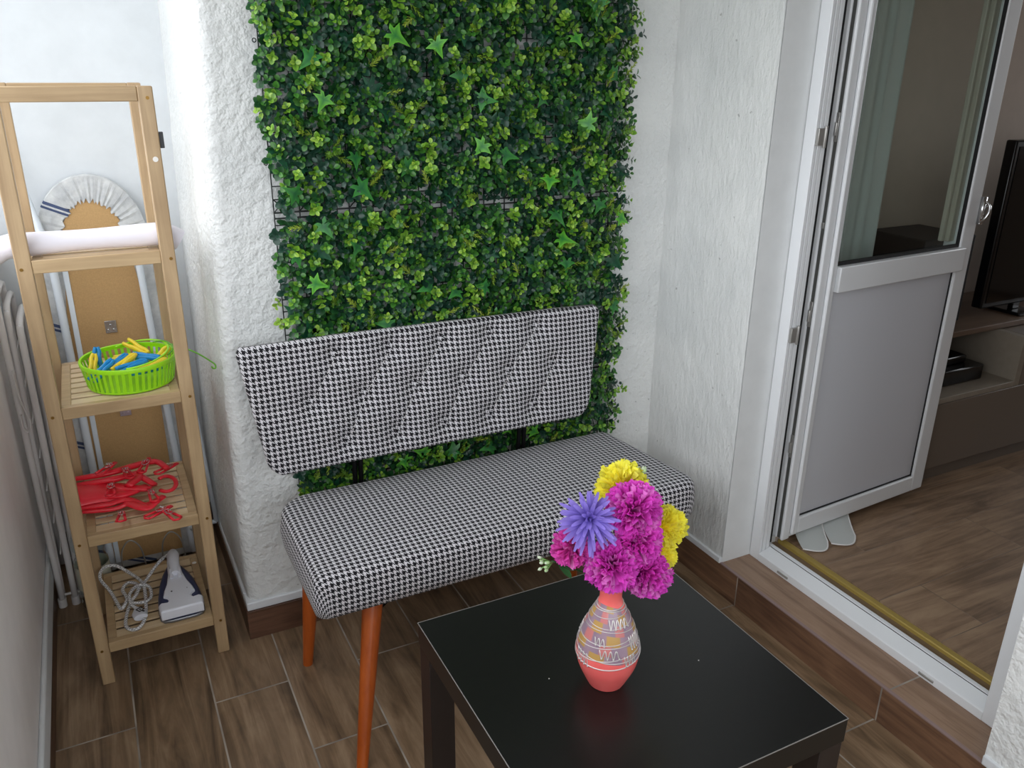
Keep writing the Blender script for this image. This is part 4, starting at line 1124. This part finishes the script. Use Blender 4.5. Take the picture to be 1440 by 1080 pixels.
def pin_template(mat, first_label):
    root = thing('clothespin', (0, 0, 0), first_label, 'clothespin')
    for s_ in (1, -1):
        m_ = MB(); P = [(-0.036, s_ * 0.0085, 0), (-0.018, s_ * 0.0075, 0), (0.0, s_ * 0.0042, 0), (0.012, s_ * 0.0040, 0), (0.022, s_ * 0.0052, 0), (0.034, s_ * 0.0024, 0)]
        for a, b in zip(P, P[1:]):
            m_.tube([a, b], 0.0046, 8, flat=0.9, up=(0, 0, 1))
        vs_ = MB(); cu = catmull(P, 3)
        vs_.tube([tuple(q) for q in cu], [0.0040 + 0.0012 * math.sin(PI * i / (len(cu) - 1)) for i in range(len(cu))], 8, flat=1.25, up=(0, 0, 1))
        mesh_obj('jaw', vs_, mat, root, local=True, smooth=True)
    m_ = MB(); m_.tube([(0.004 + 0.0035 * math.cos(a * 0.9), (a / 24 - 0.5) * 0.014, 0.0035 * math.sin(a * 0.9) + 0.0015) for a in range(25)], 0.0007, 5)
    mesh_obj('spring', m_, M['steel'], root, local=True, smooth=True)
    return root
pins = [
 ('blue', (-0.038, 2.085, 0.792), (0.2, -1.15, 1.4), 'blue clothespin standing upright at the left of the basket'),
 ('blue', (-0.030, 2.015, 0.792), (0.5, -0.5, 0.6), 'short blue clothespin at the basket left beside the front rim'),
 ('blue', (0.002, 2.050, 0.794), (0.1, -0.3, 0.75), 'blue clothespin slanting across the left middle of the basket'),
 ('yellow', (0.020, 2.030, 0.800), (0, -0.25, 0.75), 'long yellow clothespin lying diagonally across the basket middle'),
 ('blue', (0.034, 2.000, 0.799), (0.3, -0.12, 0.35), 'blue clothespin lying flat along the front of the basket'),
 ('blue', (0.066, 2.050, 0.800), (0.2, 0.05, -0.55), 'blue clothespin at the right middle under the raised yellow one'),
 ('yellow', (0.052, 2.105, 0.808), (0.4, 0.32, -0.85), 'yellow clothespin pointing up at the back of the basket'),
 ('yellow', (0.078, 2.000, 0.794), (0, -0.15, 0.45), 'yellow clothespin along the front right rim of the basket'),
 ('yellow', (-0.050, 2.055, 0.788), (0.6, -0.9, 1.2), 'small yellow clothespin at the far left inside the basket'),
 ('yellow', (0.094, 2.055, 0.792), (0.9, -0.7, 0.2), 'yellow clothespin standing at the far right inside the basket'),
 ('yellow', (0.030, 2.100, 0.790), (0, -0.1, -0.3), 'yellow clothespin low at the back beside the upright slats'),
 ('blue', (0.062, 2.020, 0.776), (0, 0, 0.2), 'blue clothespin deep in the basket seen through the front slots'),
]
tmpl = {}
for colr, loc, rot, lab in pins:
    if colr not in tmpl:
        rt = pin_template(M[colr], lab); tmpl[colr] = rt
    else:
        src = tmpl[colr]; rt = src.copy(); COL.objects.link(rt)
        for ch in src.children:
            c_ = ch.copy(); c_.parent = rt; COL.objects.link(c_)
    rt.location = loc; rt.rotation_euler = rot; rt['label'] = lab; rt['group'] = 'clothespins in the lime basket'

# ---------------------------------------------------------------- red folding peg hanger
rz0 = 0.4185
rh = thing('peg_hanger', (-0.02, 2.06, rz0), 'bright red folded plastic peg hanger with clips on the third shelf level', 'peg hanger')
def strap(P, w=0.010, th_=0.0035, name='arm'):
    m_ = MB(); cu = catmull(P, 5); m_.tube([tuple(q) for q in cu], [w * (0.55 + 0.45 * math.sin(PI * (0.12 + 0.76 * i / (len(cu) - 1)))) for i in range(len(cu))], 10, flat=th_ / w, up=(0.0, 0.15, 1))
    return mesh_obj(name, m_, M['red'], rh, smooth=True)
z_ = rz0
strap([(-0.142, 2.170, z_ + 0.045), (-0.09, 2.150, z_ + 0.052), (-0.04, 2.155, z_ + 0.052), (0.01, 2.175, z_ + 0.050), (0.055, 2.185, z_ + 0.045), (0.078, 2.14, z_ + 0.040)], 0.013, 0.008)
strap([(-0.145, 2.150, z_ + 0.035), (-0.09, 2.125, z_ + 0.045), (-0.04, 2.12, z_ + 0.048), (0.02, 2.14, z_ + 0.045)], 0.014, 0.008)
strap([(-0.145, 2.120, z_ + 0.028), (-0.08, 2.105, z_ + 0.030), (-0.03, 2.085, z_ + 0.034), (0.03, 2.06, z_ + 0.030)], 0.018, 0.008)
strap([(-0.140, 2.080, z_ + 0.026), (-0.08, 2.070, z_ + 0.030), (-0.03, 2.060, z_ + 0.030), (0.02, 2.090, z_ + 0.026)], 0.020, 0.008)
strap([(-0.136, 2.050, z_ + 0.020), (-0.075, 2.032, z_ + 0.024), (-0.03, 2.035, z_ + 0.026), (0.012, 1.995, z_ + 0.020), (0.055, 2.025, z_ + 0.020)], 0.014, 0.006)
strap([(-0.130, 2.030, z_ + 0.018), (-0.06, 2.010, z_ + 0.020), (-0.025, 2.010, z_ + 0.026), (0.0, 1.975, z_ + 0.028), (0.018, 1.965, z_ + 0.028), (0.040, 1.985, z_ + 0.032)], 0.013, 0.005)
strap([(-0.02, 2.07, z_ + 0.045), (0.0, 2.10, z_ + 0.045), (0.01, 2.12, z_ + 0.042), (0.04, 2.08, z_ + 0.03)], 0.016, 0.008)
m_ = MB(); P = [(0.068 + 0.023 * math.cos(a), 2.085 + 0.045 * math.sin(a), z_ + 0.024) for a in [2.2 - 4.6 * k / 20 for k in range(21)]]
m_.tube(P, 0.006, 8, flat=0.7); mesh_obj('hook', m_, M['red'], rh, smooth=True)
m_ = MB(); mh = [(-0.150 + 0.02, 2.02, 0), (-0.150 + 0.02, 2.18, 0)]
m_.tube(catmull([(-0.147, 2.10, z_ + 0.026), (-0.125, 2.10, z_ + 0.027), (-0.085, 2.095, z_ + 0.027), (-0.045, 2.085, z_ + 0.024), (-0.02, 2.08, z_ + 0.022)], 5), [0.058 - 0.001 * k for k in range(21)], 20, flat=0.40, up=(0, 0, 1))
mesh_obj('folded_body', m_, M['red'], rh, smooth='auto')
def peg(loc, rz, tilt):
    e = None
    Mx = Matrix.Translation(loc) @ Matrix.Rotation(rz, 4, 'Z') @ Matrix.Rotation(tilt, 4, 'Y') @ Matrix.Scale(1.35, 4)
    m_ = MB()
    for s_ in (1, -1):
        for (a, b, ra, rb) in (((-0.026, s_ * 0.0075, 0), (0.0, s_ * 0.0045, 0), 0.0028, 0.0036), ((0.0, s_ * 0.0045, 0), (0.024, s_ * 0.0018, 0), 0.0036, 0.0028)):
            m_.tube([Mx @ Vector(a), Mx @ Vector(b)], [ra, rb], 8)
    m_.tube([Mx @ Vector((-0.026, 0.0075, 0)), Mx @ Vector((-0.030, 0, 0)), Mx @ Vector((-0.026, -0.0075, 0))], 0.0028, 8)
    p_ = mesh_obj('clip', m_, M['red'], rh, smooth=True)
    m2 = MB(); m2.tube([Mx @ Vector((0.002 + 0.010 * math.cos(a), 0.0065 * math.sin(a) , 0.0045)) for a in [k * PI / 7 for k in range(14)]], 0.0007, 5, closed=True)
    m2.tube([Mx @ Vector((0.004 + 0.003 * math.cos(a * 0.8), (a / 18 - 0.5) * 0.010, 0.005 + 0.003 * math.sin(a * 0.8))) for a in range(19)], 0.0007, 5)
    mesh_obj('spring', m2, M['chrome'], p_, smooth=True)
for loc, rz_, tl in (((-0.058, 2.06, z_ + 0.052), 1.45, 0.0), ((-0.044, 1.955, z_ + 0.026), 1.5, 0.15), ((0.028, 2.155, z_ + 0.056), 1.2, -0.1), ((-0.018, 2.115, z_ + 0.062), 1.8, 0.0),
                     ((0.030, 2.015, z_ + 0.036), 1.7, 0.0), ((0.060, 1.930, z_ + 0.018), 2.0, 0.0), ((0.040, 1.925 + 0.02, z_ + 0.022), 0.5, 0.0), ((0.080, 2.165, z_ + 0.030), 0.6, 0.0), ((-0.060, 2.15, z_ + 0.068), 0.9, 0.0)):
    peg(Vector(loc), rz_, tl)

# ---------------------------------------------------------------- steam iron with braided cord
iz = 0.1185
ir = thing('steam_iron', (0.055, 2.05, iz), 'white and navy steam iron lying on the lowest shelf level', 'iron')
def iron_outline(s_, grow=0.0):
    half = [(0.0, 1.945), (0.030, 1.946), (0.046, 1.950), (0.054, 1.962), (0.056, 1.995), (0.053, 2.04), (0.045, 2.09), (0.033, 2.135), (0.018, 2.172), (0.006, 2.186)]
    out = [(0.055 + x * s_ + (grow if x > 0.01 else 0), 2.05 + (y - 2.05) * s_) for x, y in half] + [(0.055 - x * s_ - (grow if x > 0.01 else 0), 2.05 + (y - 2.05) * s_) for x, y in reversed(half)][:-0 or None]
    return out[1:-1]
m_ = MB(); m_.prism(iron_outline(1.0), iz, iz + 0.008); mesh_obj('soleplate', m_, M['iron_sole'], ir, bevel=0.002)
m_ = MB(); 
def loft(m_, outs):
    n_ = len(outs[0][0]); vs_ = []; fs_ = []
    for o_, z in outs: vs_ += [(x, y, z if not callable(z) else z(x, y)) for x, y in o_]
    for j in range(len(outs) - 1):
        for k in range(n_): l = (k + 1) % n_; fs_.append((j * n_ + k, j * n_ + l, (j + 1) * n_ + l, (j + 1) * n_ + k))
    fs_.append(tuple(range(n_ - 1, -1, -1))); fs_.append(tuple((len(outs) - 1) * n_ + k for k in range(n_))); m_.add(vs_, fs_)
loft(m_, [(iron_outline(0.99), iz + 0.0083), (iron_outline(0.985), iz + 0.016), (iron_outline(0.93), lambda x, y: iz + 0.026 + 0.05 * max(0, y - 2.0)), (iron_outline(0.80), lambda x, y: iz + 0.032 + 0.06 * max(0, y - 2.0))])
mesh_obj('body_shell', m_, M['iron_navy'], ir, bevel=0.003)
# white upper plate with side notches, widening to the heel
wp = [(0.004, 1.947), (0.106, 1.947), (0.1095, 1.978), (0.104, 1.984), (0.088, 1.981), (0.081, 1.993), (0.085, 2.006), (0.094, 2.014), (0.090, 2.035), (0.080, 2.065), (0.073, 2.10), (0.070, 2.15), (0.066, 2.178), (0.044, 2.178), (0.040, 2.15), (0.037, 2.10), (0.030, 2.065), (0.020, 2.035), (0.016, 2.014), (0.025, 2.006), (0.029, 1.993), (0.022, 1.981), (0.006, 1.984), (0.0005, 1.978)]
m_ = MB(); zt_ = lambda x, y: iz + 0.036 + 0.07 * max(0, y - 1.99) + 0.10 * max(0, y - 2.07)
loft(m_, [(wp, lambda x, y: iz + 0.012 + (0.03 if y > 2.1 else 0)), (wp, zt_), ([(0.055 + (x - 0.055) * 0.93, 2.05 + (y - 2.05) * 0.97) for x, y in wp], lambda x, y: zt_(x, y) + 0.004)])
mesh_obj('top_cover', m_, M['iron_white'], ir, bevel=0.0015)
m_ = MB(); m_.tube([(0.055, 2.085, iz + 0.056), (0.056, 2.12, iz + 0.064), (0.058, 2.160, iz + 0.068), (0.060, 2.180, iz + 0.066)], [0.011, 0.014, 0.0165, 0.011], 16)
m_.tube([(0.044, 2.075, iz + 0.050), (0.046, 2.10, iz + 0.062)], 0.005, 8); m_.tube([(0.066, 2.075, iz + 0.050), (0.065, 2.10, iz + 0.062)], 0.005, 8)
mesh_obj('handle', m_, M['iron_white'], ir, smooth='auto')
m_ = MB()
for x in (0.038, 0.075): m_.tube([(x, 2.025, zt_(x, 2.025) + 0.0035), (x, 2.025, zt_(x, 2.025) + 0.0050)], 0.0022, 10)
mesh_obj('dot_mark', m_, M['dark_ink'], ir)
CZ = 0.1235
cord = [(0.052, 2.175, 0.184), (0.035, 2.188, 0.170), (0.008, 2.180, 0.150), (-0.017, 2.165, CZ + .004), (-0.046, 2.118, CZ), (-0.071, 2.046, CZ), (-0.080, 1.985, CZ), (-0.070, 1.957, CZ), (-0.050, 1.957, CZ), (-0.033, 1.995, CZ), (-0.026, 2.07, CZ + .004), (-0.028, 2.145, CZ + .010), (-0.055, 2.205, CZ + .012), (-0.088, 2.232, CZ + .030), (-0.118, 2.225, CZ + .034), (-0.128, 2.195, CZ + .022), (-0.108, 2.15, CZ + .004), (-0.096, 2.10, CZ), (-0.086, 2.06, CZ), (-0.070, 2.09, CZ + .006), (-0.078, 2.14, CZ + .006), (-0.062, 2.165, CZ + .008), (-0.040, 2.14, CZ + .010), (-0.045, 2.10, CZ + .008), (-0.062, 2.070, CZ + .006), (-0.03, 2.050, CZ + .010), (-0.012, 2.075, CZ + .006), (-0.014, 2.12, CZ + .010), (-0.040, 2.130, CZ + .014), (-0.062, 2.10, CZ + .012), (-0.062, 2.06, CZ + .008), (-0.050, 2.035, CZ + .006)]
m_ = MB(); m_.tube([tuple(q) for q in catmull(cord, 8)], 0.0044, 8); mesh_obj('power_cord', m_, M['rope'], ir, smooth=True)
m_ = MB(); m_.tube([(-0.050, 2.040, CZ + .002), (-0.047, 2.020, CZ + .004), (-0.045, 2.010, CZ + .006), (-0.043, 1.990, CZ + .006)], [0.007, 0.015, 0.019, 0.0165], 18, flat=0.55, up=(0, 0, 1))
pl = mesh_obj('plug', m_, M['iron_white'], ir, smooth='auto')
m_ = MB(); Mx = Matrix.Translation((-0.042, 2.010, CZ + 0.0168)) @ Matrix.Rotation(0.6, 4, 'Z')
for a, b, c, d in ((-0.008, 0.008, -0.008, -0.0055), (-0.008, 0.008, 0.0055, 0.008), (-0.008, -0.0055, -0.008, 0.008), (0.0055, 0.008, -0.008, 0.008), (-0.002, 0.002, -0.002, 0.002)): m_.box(a, b, c, d, 0, 0.0006, M=Mx)
m_.box(-0.002, 0.002, -0.016, -0.009, 0, 0.0006, M=Mx)
mesh_obj('printed_mark', m_, M['dark_ink'], pl)

# ---------------------------------------------------------------- ironing board leaning in the alcove
ib = thing('ironing_board', (0.0, 2.42, 0), 'folded ironing board leaning in the alcove, brown underside and grey cover edge', 'ironing board')
def by(z): return 2.462 + 0.118 * (z / 1.16)         # plane of the underside, leaning back
def board_out(w, top, bot=0.004):
    P = [(-w * 0.93, bot), (w * 0.93, bot), (w, bot + 0.05), (w, 0.80)]
    n_ = 16
    for k in range(1, n_): a = k / n_ * PI; P.append((w * math.cos(a), 0.97 + (top - 0.97) * math.sin(a) ** 0.9))
    P += [(-w, 0.80), (-w, bot + 0.05)]
    return P
def slab(name, P, y_off, th_, mat, bev=0.003):
    m_ = MB(); n_ = len(P); vs_ = [(x, by(z) + y_off, z) for x, z in P] + [(x, by(z) + y_off + th_, z) for x, z in P]
    fs_ = [tuple(range(n_ - 1, -1, -1)), tuple(range(n_, 2 * n_))] + [(k, (k + 1) % n_, n_ + (k + 1) % n_, n_ + k) for k in range(n_)]
    m_.add(vs_, fs_); return mesh_obj(name, m_, mat, ib, bevel=bev)
slab('cover', board_out(0.142, 1.168), 0.0, 0.022, M['cloth'], 0.006)
inner = [(-0.100, 0.030), (0.100, 0.030), (0.101, 0.80)] + [(0.082, 0.98), (0.076, 1.03), (0.055, 1.075), (0.018, 1.112), (-0.018, 1.112), (-0.035, 1.085), (-0.050, 1.075), (-0.072, 1.040), (-0.078, 1.00)] + [(-0.101, 0.80)]
slab('hardboard_panel', inner, -0.0025, 0.002, M['hardboard'], 0)
# gathered cloth folds around the nose
rs = random.Random(9)
m_ = MB(); m_.open = True
n_ = 60
def nose(a, r_):    # r_ 0 inner 1 outer
    co = (0.1415 * math.cos(a), 0.97 + 0.197 * math.sin(a) ** 0.9 if math.sin(a) > 0 else 0.97)
    ci = (0.078 * math.cos(a), 0.985 + 0.115 * max(0, math.sin(a)) ** 0.9)
    return (ci[0] + (co[0] - ci[0]) * r_, ci[1] + (co[1] - ci[1]) * r_)
vs_ = []
for k in range(n_ + 1):
    a = PI * k / n_; h = 0.0035 + 0.003 * abs(math.sin(k * 1.9)) + 0.001 * rs.random(); jag = rs.uniform(-0.14, 0.10)
    for r_ in (0.0 + jag, 0.5, 0.97):
        x, z = nose(a, r_); vs_.append((x, by(z) - h * (1.0 if r_ < 0.9 else 0.3), z))
m_.add(vs_, [(k * 3 + j, k * 3 + j + 1, (k + 1) * 3 + j + 1, (k + 1) * 3 + j) for k in range(n_) for j in range(2)])
mesh_obj('gathered_hem', m_, M['cloth'], ib, smooth=False)
tubes = MB()
fy = lambda z, o=0.012: by(z) - o - 0.008
tubes.tube(catmull([(-0.176, fy(1.26), 1.26), (-0.150, fy(1.14), 1.14), (-0.122, fy(1.0), 1.0), (-0.114, fy(0.93), 0.93), (-0.108, fy(0.4), 0.40), (-0.104, fy(0.03), 0.02)], 6), 0.0105, 12)
tubes.tube(catmull([(0.100, fy(0.98), 0.98), (0.108, fy(0.70), 0.70), (0.120, fy(0.35), 0.35), (0.128, fy(0.02), 0.02)], 6), 0.0095, 12)
mesh_obj('leg', tubes, M['tube_white'], ib, smooth=True)
m_ = MB()
m_.box(-0.093, -0.079, 2.425, 2.433, 0.03, 1.0, M=Matrix.Translation((0, 0.03, 0)) @ Matrix.Translation((0, 2.42, 0)) @ Matrix.Rotation(-0.10, 4, 'X') @ Matrix.Translation((0, -2.42, 0)))
mesh_obj('flat_leg', m_, M['tube_white'], ib, bevel=0.002)
m_ = MB(); m_.tube([(0.185, 2.452, 0.55), (0.196, 2.44, 0.30), (0.205, 2.43, 0.115)], 0.007, 10); m_.tube([(0.205, 2.43, 0.115), (0.150, 2.44, 0.11)], 0.007, 10)
m_.tube([(0.150, 2.44, 0.11), (0.128, 2.445, 0.10)], 0.007, 10)
mesh_obj('leg', m_, M['tube_white'], ib, smooth=True)
m_ = MB(); m_.tube([(-0.120, fy(0.93) - 0.012, 0.932), (0.118, fy(0.93) - 0.012, 0.936)], 0.0022, 8); mesh_obj('cross_rod', m_, M['tube_white'], ib, smooth=True)
for z, col_ in ((0.748, M['chrome']), (0.50, simple('pinkish_plate', rgb(186, 168, 176), 0.4, 0.4))):
    m_ = MB(); m_.box(-0.012, 0.018, by(z) - 0.0075, by(z) - 0.0030, z - 0.018, z + 0.018)
    for dx, dz in ((0.003, 0.006), (-0.004, -0.008), (0.010, -0.008)): m_.tube([(dx, by(z) - 0.0075, z + dz), (dx, by(z) - 0.0105, z + dz)], 0.003, 8)
    mesh_obj('hinge_plate', m_, col_, ib, bevel=0.001)
m_ = MB()
for x0 in (-0.073, 0.036):
    m_.tube(catmull([(x0, 2.315, 0.004), (x0, 2.312, 0.105), (x0 + 0.008, 2.31, 0.155), (x0 + 0.030, 2.31, 0.178), (x0 + 0.052, 2.31, 0.155), (x0 + 0.060, 2.312, 0.105), (x0 + 0.062, 2.315, 0.004)], 6), 0.0022, 8)
m_.tube([(-0.073, 2.315, 0.004), (0.098, 2.315, 0.004)], 0.0026, 8); m_.tube([(-0.073, 2.315, 0.004), (-0.073, 2.457, 0.004)], 0.0026, 8); m_.tube([(0.098, 2.315, 0.004), (0.098, 2.457, 0.004)], 0.0026, 8)
sub_part(mesh_obj('iron_rest', m_, M['steel'], ib, smooth=True), 'grey wire iron rest with two loops')

# ---------------------------------------------------------------- folded clothes rack with plastic film
ra = thing('drying_rack', (-0.21, 2.42, 0), 'folded white tubular drying rack leaning against the left wall in the alcove', 'drying rack')
def uloop(xb, xt, y0, y1, zt_, r_=0.0085, foot=0.012):
    lean = (xt - xb)
    P = [(xb, y0, foot), (xb + lean * 0.5, y0, zt_ * 0.5), (xt, y0, zt_ - 0.05), (xt, y0 + 0.015, zt_ - 0.014), (xt, y0 + 0.05, zt_), (xt, y1 - 0.05, zt_), (xt, y1 - 0.015, zt_ - 0.014), (xt, y1, zt_ - 0.05), (xb + lean * 0.5, y1, zt_ * 0.5), (xb, y1, foot)]
    m_ = MB(); m_.tube(catmull(P, 5), r_, 10); mesh_obj('frame_tube', m_, M['rack_white'], ra, smooth=True)
uloop(-0.240, -0.242, 2.337, 2.560, 0.905); uloop(-0.238, -0.226, 2.352, 2.575, 0.872, 0.0075)
uloop(-0.207, -0.203, 2.335, 2.56, 0.835); uloop(-0.192, -0.180, 2.35, 2.575, 0.808, 0.0075)
m_ = MB()
for k in range(7):
    z = 0.16 + 0.1 * k; m_ = MB(); m_.tube([(-0.222, 2.35, z), (-0.222, 2.56, z)], 0.0022, 6); mesh_obj('rack_wire', m_, M['rack_white'], ra, smooth=True)
m_ = MB(); m_.tube([(-0.245, 2.34, 0.035), (-0.190, 2.34, 0.035)], 0.004, 8)
mesh_obj('rack_bar', m_, M['rack_white'], ra, smooth=True)
m_ = MB()
for x in (-0.241, -0.207): m_.tube([(x, 2.337, 0.0), (x, 2.337, 0.026)], 0.0112, 12)
mesh_obj('foot_cap', m_, M['rack_white'], ra, smooth='auto')
m_ = MB(); m_.open = True
def film(u, v):
    z = 0.30 + 0.56 * v; y = 2.325 + 0.26 * u
    x = -0.166 + 0.006 * math.sin(u * 17 + v * 6) + 0.005 * noise.noise(Vector((u * 6, v * 8, 1.0))) - 0.012 * abs(u - 0.5)
    return (x, y - 0.008 * math.sin(v * 9) + 0.006 * noise.noise(Vector((v * 11, u * 3, 5.0))), z)
m_.grid(film, 26, 36); fl = mesh_obj('plastic_film', m_, M['bag'], ra, smooth=True); sub_part(fl, 'crumpled translucent plastic film')
m_ = MB(); m_.tube(catmull([(-0.238, 2.325, 0.72), (-0.236, 2.318, 0.66), (-0.226, 2.318, 0.60), (-0.222, 2.32, 0.58), (-0.228, 2.318, 0.552), (-0.240, 2.32, 0.565), (-0.239, 2.322, 0.60)], 6), 0.006, 8, flat=0.3)
mesh_obj('strap', m_, M['rack_white'], ra, smooth=True)

# ---------------------------------------------------------------- water bottle
bt = thing('plastic_bottle', (-0.148, 2.315, 0), 'clear plastic water bottle with pale label behind the shelf post', 'bottle')
bp = [(0.034, 0.001), (0.042, 0.004), (0.044, 0.015), (0.041, 0.024), (0.044, 0.034), (0.041, 0.044), (0.044, 0.055), (0.044, 0.145), (0.037, 0.16), (0.037, 0.172), (0.044, 0.188), (0.043, 0.21), (0.032, 0.245), (0.017, 0.272), (0.0135, 0.285), (0.0135, 0.296)]
m_ = MB(); m_.lathe(bp, -0.148, 2.315, 28, caps=(True, True)); mesh_obj('bottle_body', m_, M['clear'], bt, smooth=True)
m_ = MB(); m_.lathe([(0.0448, 0.062), (0.0448, 0.135)], -0.148, 2.315, 28, caps=(False, False)); m_.open = True; mesh_obj('paper_label', m_, simple('pale_label', rgb(206, 206, 188), 0.6), bt, smooth=True)
m_ = MB(); m_.lathe([(0.0155, 0.2965), (0.0155, 0.312), (0.013, 0.314)], -0.148, 2.315, 20); mesh_obj('cap', m_, M['blue'], bt, smooth='auto')

# ---------------------------------------------------------------- light: overcast daylight through the left windows and two added unseen ones
w = bpy.data.worlds.new('world'); scene.world = w; w.use_nodes = True; nt = w.node_tree; nt.nodes.clear()
out = nt.nodes.new('ShaderNodeOutputWorld'); bg = nt.nodes.new('ShaderNodeBackground'); nt.links.new(bg.outputs[0], out.inputs[0])
tc = nt.nodes.new('ShaderNodeTexCoord'); sx = nt.nodes.new('ShaderNodeSeparateXYZ'); nt.links.new(tc.outputs['Generated'], sx.inputs[0])
cr_ = nt.nodes.new('ShaderNodeValToRGB'); e = cr_.color_ramp.elements
e[0].position = 0.48; e[0].color = (0.30, 0.31, 0.31, 1); e[1].position = 0.52; e[1].color = (0.94, 0.975, 1.02, 1)
mm = nt.nodes.new('ShaderNodeMath'); mm.operation = 'MULTIPLY_ADD'; mm.inputs[1].default_value = 0.5; mm.inputs[2].default_value = 0.5
nt.links.new(sx.outputs[2], mm.inputs[0]); nt.links.new(mm.outputs[0], cr_.inputs[0]); nt.links.new(cr_.outputs[0], bg.inputs[0]); bg.inputs[1].default_value = 3.0
for nm, lc, ro, s0, s1 in (('added_near_window_portal', ((XL + XR) / 2, Y0 - 0.09, 1.62), (PI / 2, 0, 0), XR - XL, 1.34), ('added_room_window_portal', (5.29, 1.1, 1.55), (PI / 2, 0, PI / 2), 1.6, 1.3)):  # sampling portals for the two added windows
    a_ = bpy.data.lights.new(nm, 'AREA'); a_.shape = 'RECTANGLE'; a_.size = s0; a_.size_y = s1; a_.cycles.is_portal = True
    b_ = bpy.data.objects.new(nm, a_); COL.objects.link(b_); b_.location = lc; b_.rotation_euler = ro
pl_d = bpy.data.lights.new('window_daylight', 'AREA'); pl_d.shape = 'RECTANGLE'; pl_d.size = YA - Y0; pl_d.size_y = 1.28
pl_d.cycles.is_portal = True
po = bpy.data.objects.new('window_daylight', pl_d); COL.objects.link(po); po.location = (XL - 0.10, (YA + Y0) / 2, 1.65); po.rotation_euler = (PI / 2, 0, -PI / 2)

scene.view_settings.view_transform = 'Standard'; scene.view_settings.look = 'None'; scene.view_settings.gamma = 1.0
scene.view_settings.use_curve_mapping = False; scene.view_settings.exposure = 0.33
scene.cycles.max_bounces = 10; scene.cycles.diffuse_bounces = 6; scene.cycles.transparent_max_bounces = 16
